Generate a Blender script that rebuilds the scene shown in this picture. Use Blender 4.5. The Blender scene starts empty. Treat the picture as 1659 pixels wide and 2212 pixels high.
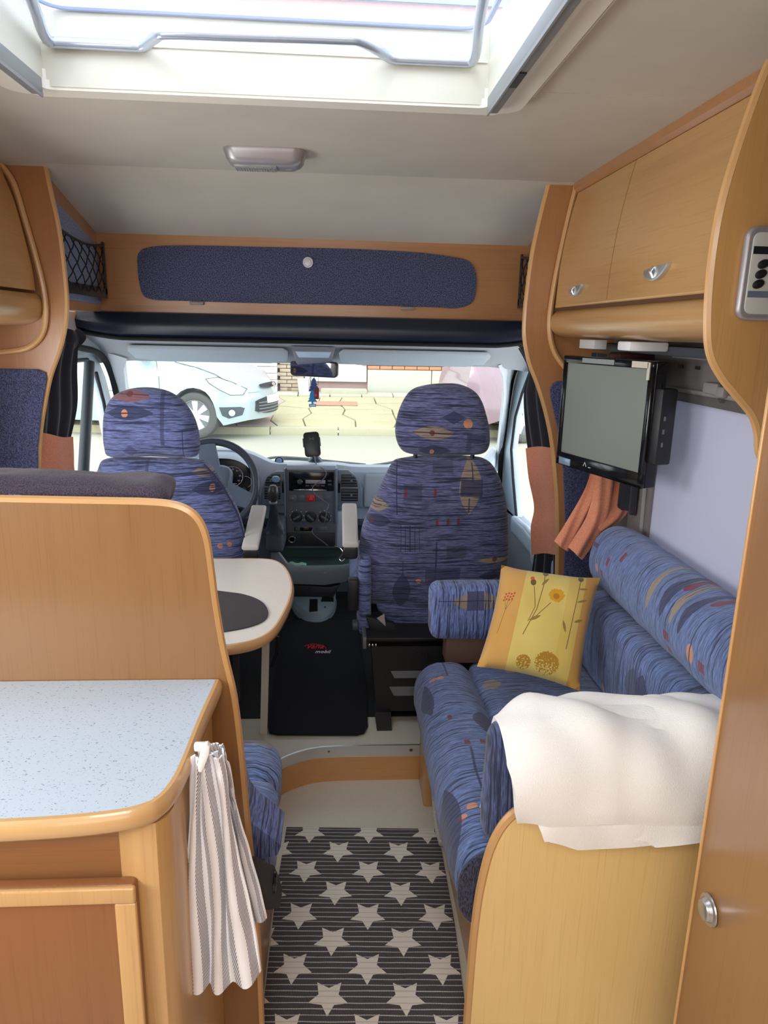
import bpy, bmesh, math, random
from mathutils import Vector, Matrix, noise
random.seed(7)
sc = bpy.context.scene
C = sc.collection
pi = math.pi
# ------------------------------------------------------------------ camera
W, H, F = 1659, 2212, 1560.0
EYE = Vector((0, 0, 1.55))
pitch, yaw, roll = math.radians(14.093), math.radians(3.953), 0.022
fw = Vector((math.sin(yaw)*math.cos(pitch), math.cos(yaw)*math.cos(pitch), -math.sin(pitch)))
rt = Vector((math.cos(yaw), -math.sin(yaw), 0)); up = rt.cross(fw)
rt, up = math.cos(roll)*rt+math.sin(roll)*up, -math.sin(roll)*rt+math.cos(roll)*up
cam = bpy.data.cameras.new('camera'); co = bpy.data.objects.new('camera', cam); C.objects.link(co)
m = Matrix((rt, up, -fw)).transposed().to_4x4(); m.translation = EYE; co.matrix_world = m
cam.sensor_fit = 'VERTICAL'; cam.sensor_height = 36; cam.lens = 36*F/H; cam.clip_start = .02
sc.camera = co
def P(px, py, **k):
    "measured point of the photograph on a plane of known X, Y or Z"
    d = (px-W/2)/F*rt-(py-H/2)/F*up+fw
    (a, v), = k.items(); i = 'XYZ'.index(a)
    return EYE+d*((v-EYE[i])/d[i])
# ------------------------------------------------------------------ light
sc.view_settings.view_transform = 'Standard'; sc.view_settings.look = 'None'
sc.view_settings.gamma = 1; sc.view_settings.exposure = 0.0
wd = bpy.data.worlds.new('sky'); sc.world = wd; wd.use_nodes = True
bg = wd.node_tree.nodes['Background']; bg.inputs[0].default_value = (.88, .94, 1, 1); bg.inputs[1].default_value = 4.0
def sun(d, e, ang=12, col=(1, .95, .86)):
    l = bpy.data.lights.new('sun', 'SUN'); l.energy = e; l.angle = math.radians(ang); l.color = col
    o = bpy.data.objects.new('sun', l); C.objects.link(o)
    o.rotation_euler = Vector(d).to_track_quat('-Z', 'Y').to_euler()
def area(name, loc, d, sx, sy, e, col=(1, 1, 1), sp=180):
    l = bpy.data.lights.new(name, 'AREA'); l.shape = 'RECTANGLE'; l.size = sx; l.size_y = sy; l.energy = e; l.color = col; l.spread = math.radians(sp)
    o = bpy.data.objects.new(name, l); C.objects.link(o); o.location = loc
    o.rotation_euler = Vector(d).to_track_quat('-Z', 'Y').to_euler()
sun((.30, .80, -.62), .5, 10)
area('daylight_hatch', (-.13, 1.3, 2.32), (0, 0, -1), .8, .6, 1, (1, .99, .97))
area('fill_rear_ceiling', (-.1, -.3, 2.03), (0, .25, -1), .7, .6, 19, (.98, .99, 1))  # added fill lamp under the closed rear ceiling; no hatch is built there
area('daylight_kitchen_window', (-1.14, .25, 1.45), (1, .55, -.55), .8, .5, 13, (.95, .98, 1))
area('fill_back_wall', (-.1, -1.25, 1.5), (0, 1, -.05), 1.3, .7, 8, (.98, .99, 1))  # added fill lamp before the closed back wall; it has no window
area('daylight_dinette_window', (-1.15, 1.85, 1.25), (1, 0, -.1), .7, .5, 6, (1, .98, .95))
# ------------------------------------------------------------------ node helpers
class NT:
    def __init__(s, m):
        s.m = m; s.t = m.node_tree; s.N = s.t.nodes; s.L = s.t.links; s.b = s.N['Principled BSDF']
    def n(s, ty, props=None, **ins):
        o = s.N.new('ShaderNode'+ty)
        for k, v in (props or {}).items(): setattr(o, k, v)
        for k, v in ins.items():
            k = int(k[1:]) if k[0] == '_' else k
            s.put(o.inputs[k], v)
        return o
    def put(s, sock, v):
        if hasattr(v, 'is_output') or isinstance(v, bpy.types.NodeSocket): s.L.new(v, sock)
        else:
            if isinstance(v, (tuple, list)) and len(v) == 3 and sock.type == 'RGBA': v = (*v, 1)
            sock.default_value = v
    def ma(s, op, a, b=None, c=None):
        o = s.N.new('ShaderNodeMath'); o.operation = op
        for i, v in enumerate((a, b, c)):
            if v is not None: s.put(o.inputs[i], v)
        return o.outputs[0]
    def vm(s, op, a, b=None):
        o = s.N.new('ShaderNodeVectorMath'); o.operation = op
        s.put(o.inputs[0], a)
        if b is not None: s.put(o.inputs[1], b)
        return o.outputs['Value'] if op in ('LENGTH', 'DOT_PRODUCT') else o.outputs[0]
    def mix(s, f, a, b):
        o = s.N.new('ShaderNodeMix'); o.data_type = 'RGBA'
        s.put(o.inputs[0], f); s.put(o.inputs[6], a); s.put(o.inputs[7], b)
        return o.outputs[2]
    def ramp(s, f, *st):
        o = s.N.new('ShaderNodeValToRGB'); s.L.new(f, o.inputs[0]); e = o.color_ramp.elements
        while len(e) < len(st): e.new(.5)
        for i, (p, c) in enumerate(st):
            e[i].position = p; e[i].color = (*c, 1) if len(c) == 3 else c
        return o.outputs[0]
    def noise(s, vec, scale=(1, 1, 1), sc=1, det=3, dist=0, rough=.5):
        mp = s.n('Mapping', None, Vector=vec, Scale=scale).outputs[0]
        o = s.n('TexNoise', None, Vector=mp, Scale=sc, Detail=det, Distortion=dist, Roughness=rough)
        return o.outputs[0]
    def pos(s): return s.n('NewGeometry').outputs['Position']
    def uv(s): return s.n('TexCoord').outputs['UV']
    def bump(s, h, st=.3, d=.002):
        o = s.n('Bump', None, Height=h, Strength=st, Distance=d); s.L.new(o.outputs[0], s.b.inputs['Normal'])
    def col(s, c): s.put(s.b.inputs['Base Color'], c)
MC = {}
def mat(name, col=(.5, .5, .5), rough=.5, metal=0, **k):
    if name in MC: return MC[name]
    m = bpy.data.materials.new(name); m.use_nodes = True; b = m.node_tree.nodes['Principled BSDF']
    b.inputs['Base Color'].default_value = (*col, 1); b.inputs['Roughness'].default_value = rough; b.inputs['Metallic'].default_value = metal
    for kk, v in k.items():
        b.inputs[kk.replace('_', ' ')].default_value = v
    MC[name] = m; return m
def plast(name, col=None, rough=.5, gr=.25, sc=900, **k):
    "moulded plastic or paint with a faint grain"
    if name in MC: return MC[name]
    m = mat(name, col, rough, **k); t = NT(m); p = t.pos()
    a = t.noise(p, sc=5, det=4); t.col(t.mix(a, tuple(x*.9 for x in col), tuple(min(1, x*1.1) for x in col)))
    t.bump(t.noise(p, sc=sc, det=1), gr, .0006); return m
def wood(name, base=(.60, .36, .16), dark=(.44, .235, .09), ax=2, rough=.32):
    if name in MC: return MC[name]
    m = mat(name, base, rough, Coat_Weight=.4, Coat_Roughness=.2); t = NT(m); p = t.pos()
    s1 = [5.5, 5.5, 5.5]; s1[ax] = .7; s2 = [260, 260, 260]; s2[ax] = 5
    big = t.noise(p, s1, 1, 3, 1.2); fine = t.noise(p, s2, 1, 2)
    st = [28, 28, 28]; st[ax] = .9; gr = t.noise(p, st, 1, 3, .6)
    c = t.ramp(big, (.3, dark), (.5, tuple((a*2+b)/3 for a, b in zip(base, dark))), (.68, base))
    c = t.mix(t.ramp(gr, (.42, (0, 0, 0)), (.7, (.55, .55, .55))), base, c)
    c = t.mix(t.ramp(fine, (.55, (0, 0, 0)), (.8, (.35, .35, .35))), c, tuple(x*.72 for x in dark))
    t.col(c); t.bump(fine, .08, .0005); return m
def weave(name, a, b, sc=(260, 260, 260), rough=.95):
    if name in MC: return MC[name]
    m = mat(name, a, rough, Sheen_Weight=.2); t = NT(m); p = t.pos()
    w = t.noise(p, sc, 1, 2, .3); t.col(t.mix(t.ramp(w, (.38, (0, 0, 0)), (.62, (1, 1, 1))), a, b)); t.bump(w, .6, .0015); return m
BLUE, DARK = (.115, .165, .40), (.018, .025, .075)
TAN, ORG, RED, NAV, GRY = (.33, .25, .16), (.66, .27, .13), (.19, .02, .035), (.028, .036, .095), (.06, .07, .13)
def fabric(name, plane='xz', stack=2, motifs=(), base=BLUE, dark=DARK, freq=155, wob=.018, amt=.5, shift=(0, 0)):
    "wrinkled striped upholstery; motifs are (kind, u, v, a, b, colour) woven into it"
    m = mat(name, base, .92, Sheen_Weight=.25); t = NT(m); p = t.pos()
    lo = t.n('TexNoise', None, Vector=p, Scale=5, Detail=1).outputs[1]
    d = t.vm('MULTIPLY', t.vm('SUBTRACT', lo, (.5, .5, .5)), (wob, wob, wob)); q = t.vm('ADD', p, d)
    s = [6, 6, 6]; s[stack] = freq*1.25
    ln = t.noise(q, s, 1, 3, .15, .6)
    s2 = [40, 40, 40]; s2[stack] = 520
    fn = t.noise(q, s2, 1, 2)
    c = t.mix(t.ramp(fn, (.35, (0, 0, 0)), (.65, (1, 1, 1))), tuple(x*.50 for x in base), tuple(min(1, x*1.45) for x in base))
    lf = t.ramp(ln, (amt-.10, (1, 1, 1)), (amt-.02, (0, 0, 0)))
    sp = t.n('SeparateXYZ', None, _0=q)
    ax = {'x': 0, 'y': 1, 'z': 2}
    uvw = t.n('CombineXYZ', None, _0=sp.outputs[ax[plane[0]]], _1=sp.outputs[ax[plane[1]]]).outputs[0]
    for k, u, v, a, b, cc in motifs:
        mp = t.n('Mapping', {'vector_type': 'TEXTURE'}, Vector=uvw, Location=(u, v, 0), Scale=(a, b, 1)).outputs[0]
        if k == 'e': f = t.ma('LESS_THAN', t.vm('LENGTH', mp), 1)
        else:
            sx = t.n('SeparateXYZ', None, _0=t.vm('ABSOLUTE', mp)); X, Y = sx.outputs[0], sx.outputs[1]
            if k == 'r': f = t.ma('LESS_THAN', t.ma('MAXIMUM', X, Y), 1)
            elif k == 'l': f = t.ma('LESS_THAN', t.ma('MULTIPLY_ADD', X, X, Y), 1)
            elif k == 'v': f = t.ma('LESS_THAN', t.ma('MULTIPLY_ADD', Y, Y, X), 1)
            elif k == 'g': f = t.ma('MULTIPLY', t.ma('LESS_THAN', t.ma('MAXIMUM', X, Y), 1), t.ma('LESS_THAN', t.ma('FRACT', t.ma('MULTIPLY', X, 2.5)), .14))
            else: f = t.ma('LESS_THAN', t.ma('ADD', X, Y), 1)
        c = t.mix(t.ma('MULTIPLY', f, .88), c, cc)
    c = t.mix(t.ma('MULTIPLY', lf, .92), c, dark)
    t.col(c); t.bump(t.ma('ADD', t.ma('MULTIPLY', ln, 1.2), t.ma('MULTIPLY', fn, .3)), .75, .004); return m
def glass(name, tint=(1, 1, 1), refl=.06):
    if name in MC: return MC[name]
    m = mat(name); t = NT(m); tr = t.n('BsdfTransparent', None, Color=(*tint, 1)); gl = t.n('BsdfGlossy', None, Color=(1, 1, 1, 1), Roughness=.02)
    mx = t.n('MixShader', None, _0=refl, _1=tr.outputs[0], _2=gl.outputs[0]); t.L.new(mx.outputs[0], t.N['Material Output'].inputs[0]); return m
# ------------------------------------------------------------------ mesh helpers
WL = {}
def finish(bm, name, mt, parent=None, ang=38, keep=False):
    "link a bmesh drawn in world metres as one object whose origin is at its own base"
    bmesh.ops.remove_doubles(bm, verts=bm.verts, dist=1e-5)
    bmesh.ops.recalc_face_normals(bm, faces=bm.faces)
    a = math.radians(ang)
    for f in bm.faces: f.smooth = True
    for e in bm.edges:
        if len(e.link_faces) == 2: e.smooth = e.calc_face_angle(0) < a
    xs = [v.co for v in bm.verts]
    o0 = Vector(((min(v.x for v in xs)+max(v.x for v in xs))/2, (min(v.y for v in xs)+max(v.y for v in xs))/2, min(v.z for v in xs)))
    bmesh.ops.translate(bm, verts=bm.verts, vec=-o0)
    me = bpy.data.meshes.new(name); bm.to_mesh(me); bm.free()
    o = bpy.data.objects.new(name, me); C.objects.link(o)
    for q in (mt if isinstance(mt, (list, tuple)) else [mt]): me.materials.append(q)
    WL[o] = o0; o.location = o0
    if parent: o.parent = parent; o.location = o0-WL[parent]
    return o
def tag(o, label=None, cat=None, group=None, kind=None):
    if label: o['label'] = label
    if cat: o['category'] = cat
    if group: o['group'] = group
    if kind: o['kind'] = kind
    return o
def thing(name, loc, label, cat, group=None):
    o = bpy.data.objects.new(name, None); C.objects.link(o); o.location = loc; o.empty_display_size = .05; WL[o] = Vector(loc)
    return tag(o, label, cat, group)
def struct(name, loc=(0, 0, 0)):
    o = bpy.data.objects.new(name, None); C.objects.link(o); o.location = loc; WL[o] = Vector(loc); o['kind'] = 'structure'; return o
def bev(bm, r, seg=2, ang=30):
    if r <= 0: return bm
    es = [e for e in bm.edges if len(e.link_faces) == 2 and e.calc_face_angle(0) > math.radians(ang)]
    bmesh.ops.bevel(bm, geom=es, offset=r, segments=seg, profile=.5, affect='EDGES', clamp_overlap=True); return bm
def join(bm, b2, M=None):
    if M is not None: bmesh.ops.transform(b2, matrix=M, verts=b2.verts)
    me = bpy.data.meshes.new('t'); b2.to_mesh(me); b2.free(); bm.from_mesh(me); bpy.data.meshes.remove(me); return bm
def box(x0, x1, y0, y1, z0, z1, r=0, seg=2, bm=None, M=None):
    b = bmesh.new(); bmesh.ops.create_cube(b, size=1)
    for v in b.verts: v.co = Vector((x0+(v.co.x+.5)*(x1-x0), y0+(v.co.y+.5)*(y1-y0), z0+(v.co.z+.5)*(z1-z0)))
    bev(b, r, seg)
    if bm is None and M is None: return b
    return join(bm or bmesh.new(), b, M)
def prism(pts, ax, a, b_, r=0, seg=2, bm=None, M=None):
    "polygon extruded along an axis: X takes (y,z), Y takes (x,z), Z takes (x,y)"
    b = bmesh.new()
    def mk(p, t): return {'X': (t, p[0], p[1]), 'Y': (p[0], t, p[1]), 'Z': (p[0], p[1], t)}[ax]
    va = [b.verts.new(mk(p, a)) for p in pts]; vb = [b.verts.new(mk(p, b_)) for p in pts]; n = len(pts)
    b.faces.new(va); b.faces.new(vb[::-1])
    for i in range(n): b.faces.new((va[i], va[(i+1) % n], vb[(i+1) % n], vb[i]))
    bmesh.ops.recalc_face_normals(b, faces=b.faces)
    if r:
        es = [e for e in b.edges if (e.verts[0] in va) == (e.verts[1] in va)]
        bmesh.ops.bevel(b, geom=es, offset=r, segments=seg, profile=.5, affect='EDGES', clamp_overlap=True)
    if bm is None and M is None: return b
    return join(bm or bmesh.new(), b, M)
def cat(pts, n=8, closed=False):
    pts = [Vector(p) for p in pts]; N = len(pts); out = []
    for i in range(N if closed else N-1):
        g = (lambda k: pts[k % N]) if closed else (lambda k: pts[max(0, min(N-1, k))])
        p0, p1, p2, p3 = g(i-1), g(i), g(i+1), g(i+2)
        for j in range(n):
            t = j/n; out.append(.5*((2*p1)+(p2-p0)*t+(2*p0-5*p1+4*p2-p3)*t*t+(3*p1-p0-3*p2+p3)*t**3))
    if not closed: out.append(pts[-1].copy())
    return out
def tube(path, r, seg=8, closed=False, bm=None, cap=True):
    b = bm or bmesh.new(); pts = [Vector(p) for p in path]; n = len(pts); rings = []; nrm = None
    for i, p in enumerate(pts):
        t = (pts[(i+1) % n]-pts[i-1]) if closed else (pts[min(i+1, n-1)]-pts[max(i-1, 0)])
        t.normalize()
        if nrm is None: nrm = t.orthogonal().normalized()
        else: nrm = (nrm-t*nrm.dot(t)).normalized()
        bn = t.cross(nrm); rr = r[i] if isinstance(r, (list, tuple)) else r
        rings.append([b.verts.new(p+(nrm*math.cos(2*pi*k/seg)+bn*math.sin(2*pi*k/seg))*rr) for k in range(seg)])
    for i in range(n if closed else n-1):
        A, B = rings[i], rings[(i+1) % n]
        for k in range(seg): b.faces.new((A[k], A[(k+1) % seg], B[(k+1) % seg], B[k]))
    if cap and not closed: b.faces.new(rings[0][::-1]); b.faces.new(rings[-1])
    return b
def lathe(prof, c, d=(0, 0, 1), seg=24, bm=None, sx=1, sy=1):
    "profile of (radius, height) turned about direction d at point c"
    b = bmesh.new(); rings = []
    for r, h in prof: rings.append([b.verts.new((r*sx*math.cos(2*pi*k/seg), r*sy*math.sin(2*pi*k/seg), h)) for k in range(seg)] if r > 1e-6 else [b.verts.new((0, 0, h))])
    for A, B in zip(rings, rings[1:]):
        for k in range(seg):
            a = [A[k % len(A)], A[(k+1) % len(A)], B[(k+1) % len(B)], B[k % len(B)]]
            f = [];
            for v in a:
                if v not in f: f.append(v)
            if len(f) > 2: b.faces.new(f)
    for R in (rings[0], rings[-1]):
        if len(R) > 1: b.faces.new(R)
    M = Matrix.Translation(Vector(c)) @ Vector(d).to_track_quat('Z', 'Y').to_matrix().to_4x4()
    bmesh.ops.transform(b, matrix=M, verts=b.verts)
    return join(bm, b) if bm else b
def cushion(x0, x1, y0, y1, z0, z1, r=.04, puff=(0, 0, .01), wr=.002, n=12, M=None, bm=None, seed=0):
    b = bmesh.new(); bmesh.ops.create_cube(b, size=2)
    bmesh.ops.subdivide_edges(b, edges=b.edges, cuts=n, use_grid_fill=True)
    c = Vector(((x0+x1)/2, (y0+y1)/2, (z0+z1)/2)); h = Vector((x1-x0, y1-y0, z1-z0))/2; r = min(r, *h)
    for v in b.verts:
        t = Vector([math.sin(k*pi/2) for k in v.co]); q = Vector([a*b_ for a, b_ in zip(t, h)])
        inn = Vector([max(-(hh-r), min(hh-r, k)) for k, hh in zip(q, h)]); d = q-inn
        if d.length > 1e-9: q = inn+d.normalized()*r
        for i in range(3):
            j, k = (i+1) % 3, (i+2) % 3
            q[i] += (1 if t[i] > 0 else -1)*puff[i]*(1-t[j]**2)*(1-t[k]**2)*abs(t[i])
        v.co = c+q
        v.co += noise.noise_vector(v.co*9+Vector((seed, 0, 0)))*wr*2+noise.noise_vector(v.co*28)*wr
    if M is not None: bmesh.ops.transform(b, matrix=M, verts=b.verts)
    return join(bm, b) if bm else b
def puffy(outline, y0, y1, lean=0, zr=0, p=3.5, back=None, c=None):
    "upholstered slab with a rounded rim from a closed (x,z) outline; y0 faces the camera"
    b = bmesh.new(); o = [Vector((q[0], q[1])) for q in outline]; n = len(o)
    c = Vector(c) if c else sum(o, Vector((0, 0)))/n; S = [.0, .3, .55, .75, .87, .94, .98, 1.0]
    h = (y1-y0)/2; mid = (y0+y1)/2; rings = []
    for sgn, ss in ((-1, S), (1, S[-2::-1])):
        for s in ss:
            y = mid+sgn*h*max(0, 1-s**p)**(1/2.2)
            ps = [c+(q-c)*s for q in o] if s > 0 else [c]
            rings.append([b.verts.new((q.x, y+lean*(q.y-zr), q.y)) for q in ps])
    for A, B in zip(rings, rings[1:]):
        for k in range(n):
            f = []
            for v in (A[k % len(A)], A[(k+1) % len(A)] if len(A) > 1 else A[0], B[(k+1) % len(B)] if len(B) > 1 else B[0], B[k % len(B)]):
                if v not in f: f.append(v)
            b.faces.new(f)
    for v in b.verts: v.co += noise.noise_vector(v.co*14)*.0025
    return b
def sheet(fn, nu, nv, th=.003, uvs=True):
    "cloth from fn(u,v) with real thickness"
    b = bmesh.new(); g = [[b.verts.new(fn(i/nu, j/nv)) for j in range(nv+1)] for i in range(nu+1)]
    ul = b.loops.layers.uv.new('UVMap')
    for i in range(nu):
        for j in range(nv):
            f = b.faces.new((g[i][j], g[i+1][j], g[i+1][j+1], g[i][j+1]))
            for l, (a, c) in zip(f.loops, ((i, j), (i+1, j), (i+1, j+1), (i, j+1))): l[ul].uv = (a/nu, c/nv)
    if th:
        b.normal_update(); top = list(b.verts); back = {v: b.verts.new(v.co-v.normal*th) for v in top}; fs = list(b.faces)
        for f in fs:
            f2 = b.faces.new([back[v] for v in reversed(f.verts)])
            for l2, l1 in zip(f2.loops, reversed(f.loops)): l2[ul].uv = l1[ul].uv
        for e in [e for e in b.edges if len(e.link_faces) == 1 and e.verts[0] in back and e.verts[1] in back]:
            l1 = e.link_loops[0]; f3 = b.faces.new((e.verts[1], e.verts[0], back[e.verts[0]], back[e.verts[1]]))
            for l in f3.loops: l[ul].uv = l1[ul].uv
    return b
def loft(rings, closed=True, cap=True):
    b = bmesh.new(); R = [[b.verts.new(p) for p in r] for r in rings]; n = len(R[0])
    for A, B in zip(R, R[1:]):
        for k in range(n if closed else n-1): b.faces.new((A[k], A[(k+1) % n], B[(k+1) % n], B[k]))
    if cap and closed: b.faces.new(R[0][::-1]); b.faces.new(R[-1])
    return b
def rrect(x0, x1, z0, z1, r, n=5):
    out = []
    for cx, cz, a in ((x1-r, z1-r, 0), (x0+r, z1-r, 90), (x0+r, z0+r, 180), (x1-r, z0+r, 270)):
        for i in range(n+1):
            t = math.radians(a+90*i/n); out.append((cx+r*math.cos(t), cz+r*math.sin(t)))
    return out
def text(s, size, loc, rot, mt, parent, name='lettering', ext=.0004, ital=0, M=None):
    cu = bpy.data.curves.new(name, 'FONT'); cu.body = s; cu.size = size; cu.extrude = ext; cu.align_x = 'CENTER'; cu.align_y = 'CENTER'; cu.shear = ital
    cu.resolution_u = 2
    o = bpy.data.objects.new(name, cu); C.objects.link(o); dg = bpy.context.evaluated_depsgraph_get()
    me = bpy.data.meshes.new_from_object(o.evaluated_get(dg)); bpy.data.objects.remove(o)
    b = bmesh.new(); b.from_mesh(me)
    from mathutils import Euler
    MM = Matrix.Translation(Vector(loc)) @ Euler(rot).to_matrix().to_4x4()
    if M is not None: MM = MM @ M
    bmesh.ops.transform(b, matrix=MM, verts=b.verts)
    return finish(b, name, mt, parent)
def S(r, g, b): return tuple(((c/255+.055)/1.055)**2.4 if c > 10 else c/3294 for c in (r, g, b))
# ------------------------------------------------------------------ materials
W_FR = wood('wood_frame', S(178, 124, 78), S(150, 98, 58))
W_DR = wood('wood_door', S(198, 152, 96), S(168, 120, 68), ax=1)
W_V = wood('wood_upright', S(208, 164, 108), S(180, 134, 82))
W_LIT = wood('wood_lit', S(250, 214, 146), S(234, 188, 112))  # paler copy of the wood; daylight on the end panel put into its colour
W_X = wood('wood_cross', S(178, 126, 80), S(150, 98, 58), ax=0)
W_ED = mat('wood_edging', S(212, 164, 108), .3, Coat_Weight=.4, Coat_Roughness=.2)
W_MD = mat('wood_moulding', S(190, 134, 82), .3, Coat_Weight=.4)
CREAM = plast('cream_plastic', S(232, 226, 212), .4)
CEIL = plast('ceiling_board', S(206, 198, 184), .75, .5, 700)
GREY = plast('cab_grey_plastic', S(150, 160, 170), .55)
LGREY = plast('light_grey_trim', S(188, 192, 194), .6)
DGREY = plast('dark_grey_plastic', S(62, 68, 76), .5)
BLK = plast('black_plastic', S(26, 28, 32), .45)
BLKG = mat('gloss_black', S(14, 14, 16), .12)
ALU = mat('aluminium', S(214, 216, 218), .32, .85)
CHR = mat('chrome', S(225, 228, 230), .14, 1)
SILV = plast('silver_plastic', S(176, 172, 176), .35, .1, 900, Metallic=.5)
WHT = plast('white_plastic', S(236, 236, 236), .4)
RUB = plast('black_rubber', S(20, 22, 26), .8)
NAVYW = weave('navy_woven_panel', S(34, 38, 66), S(96, 100, 140), (420, 420, 300))
NAVYL = weave('pale_navy_panel', S(90, 100, 136), S(150, 160, 190), (500, 500, 200))
NAVYB = weave('deep_navy_velour', S(32, 36, 58), S(96, 102, 136), (300, 500, 240))
CURT = mat('dark_curtain', S(24, 26, 40), .8, Sheen_Weight=.3)
ORANGE = weave('orange_cloth', S(216, 126, 92), S(240, 166, 132), (600, 600, 500))
CLEAR = glass('clear_pane', (.96, .97, .97), .05)
TINT = glass('windscreen_glass', (.76, .80, .79), .04)
# floor vinyl
VIN = mat('vinyl', S(222, 214, 196), .45); t = NT(VIN); p = t.pos()
n1 = t.noise(p, (130, 130, 130), 1, 2, 3.5); n2 = t.noise(p, (3, 3, 3), 1, 3)
t.col(t.mix(t.ramp(n1, (.47, (0, 0, 0)), (.5, (.7, .7, .7)), (.53, (0, 0, 0))), t.mix(n2, S(226, 219, 202), S(214, 206, 188)), S(176, 164, 142)))
# speckled laminate
LAM = mat('speckled_laminate', S(194, 210, 226), .3); t = NT(LAM); p = t.pos()
a = t.noise(p, (170, 300, 170), 1, 2, .4); c_ = t.noise(p, (230, 420, 300), 1.3, 1, .3)
k = t.mix(t.ramp(a, (.66, (0, 0, 0)), (.69, (1, 1, 1))), S(194, 210, 226), S(126, 152, 168))
t.col(t.mix(t.ramp(c_, (.71, (0, 0, 0)), (.73, (1, 1, 1))), k, S(92, 88, 90)))
LAMT = mat('table_laminate', S(226, 222, 212), .35); t = NT(LAMT); p = t.pos()
a = t.noise(p, (260, 260, 260), 1, 2, .4); t.col(t.mix(t.ramp(a, (.64, (0, 0, 0)), (.7, (.6, .6, .6))), S(230, 226, 216), S(186, 190, 186)))
CARP = mat('black_carpet', S(14, 16, 24), .98); t = NT(CARP); p = t.pos()
a = t.noise(p, (900, 900, 900), 1, 2); b_ = t.noise(p, (5, 5, 5), 1, 4); t.col(t.mix(b_, S(11, 13, 20), S(24, 26, 34))); t.bump(a, .8, .002)
MAT_D = mat('cab_floor_rubber', S(28, 28, 30), .8); t = NT(MAT_D); t.bump(t.noise(t.pos(), (300, 300, 300), 1, 2), .4, .001)

# ------------------------------------------------------------------ setting: shell
XL, XR, YB = -1.2, 1.0, -1.3
fl = struct('floor')
finish(box(XL, XR, YB, 2.27, -.03, 0), 'floor_vinyl', VIN, fl)
# raised cab floor with the rounded front edge
E_ = [(XR, 2.27), (.02, 2.27), (-.06, 2.262), (-.13, 2.235), (-.19, 2.19), (-.235, 2.13), (-.26, 2.06), (-.27, 1.99), (-.9, 1.99), (XL, 1.99)]
edge = cat([(*q, 0) for q in E_[1:8]], 5)
top = [(XR, 2.27)]+[(q.x, q.y) for q in edge]+[(XL, 1.99), (XL, 2.5), (XR, 2.5)]
cf = struct('floor')
finish(prism(top, 'Z', .105, .13), 'cab_step_top', VIN, cf)
finish(box(XL, XR, 2.46, 4.1, .09, .134), 'cab_floor_covering', MAT_D, cf)
st = struct('trim_1', (0, 2.25, 0))
wall = [(XR, 2.262)]+[(q.x, q.y-.004) for q in edge]
rb = bmesh.new()
def ribbon(pl, z0, z1, th):
    "upright strip following a plan line"
    a = []; n = len(pl)
    for i, q in enumerate(pl):
        q = Vector(q); d = Vector(pl[min(i+1, n-1)])-Vector(pl[max(i-1, 0)]); d.normalize(); nn = Vector((-d.y, d.x))*-th
        a.append([(q.x, q.y, z0), (q.x, q.y, z1), (q.x-nn.x, q.y-nn.y, z1), (q.x-nn.x, q.y-nn.y, z0)])
    return loft(a)
finish(ribbon(wall, 0, .094, .012), 'riser_board', wood('wood_riser', S(206, 152, 96), S(184, 124, 70), ax=0), st)
finish(ribbon([(x, y-.003) for x, y in wall], .094, .136, .007), 'aluminium_edge', ALU, st)
for sx in (-.02, .27):
    finish(lathe([(.0, 0), (.006, 0), (.006, .002), (.0, .004)], (sx, 2.256, .117), (0, -1, 0), 12), 'screw', mat('screw', S(110, 108, 104), .3, 1), st)
finish(lathe([(0, 0), (.017, 0), (.017, .002), (0, .0025)], (-.098, 2.238, .047), (.25, -1, 0), 24), 'cover_cap', mat('cap', S(186, 126, 74), .4), st)

def wallbox(name, *b):
    o = finish(box(*b), name, CREAM); tag(o, kind='structure'); return o
# left wall with dinette window opening, right wall with the sofa window opening
wl = struct('wall_left')
for q in ((YB, -.2, 0, 2.05), (-.2, .7, 0, 1.15), (-.2, .7, 1.7, 2.05), (.7, 1.45, 0, 2.05), (1.45, 2.25, 0, .95), (1.45, 2.25, 1.55, 2.05), (2.25, 2.62, 0, 2.05)):
    finish(box(XL-.03, XL, *q), 'wall_panel', CREAM, wl)
wr = struct('wall_right')
WLIN = plast('wall_lining_shaded', S(104, 100, 100), .6)  # lining darkened; the dim corner by the television is put into its colour
for q in ((YB, 2.62, 0, .85), (YB, 2.62, 1.50, 2.05), (YB, 1.2, .85, 1.5), (2.28, 2.62, .85, 1.5)):
    finish(box(XR, XR+.03, *q), 'wall_panel', WLIN, wr)
wb = finish(box(XL, XR, YB-.03, YB, 0, 2.05), 'wall_back', W_V); tag(wb, kind='structure')
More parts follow.
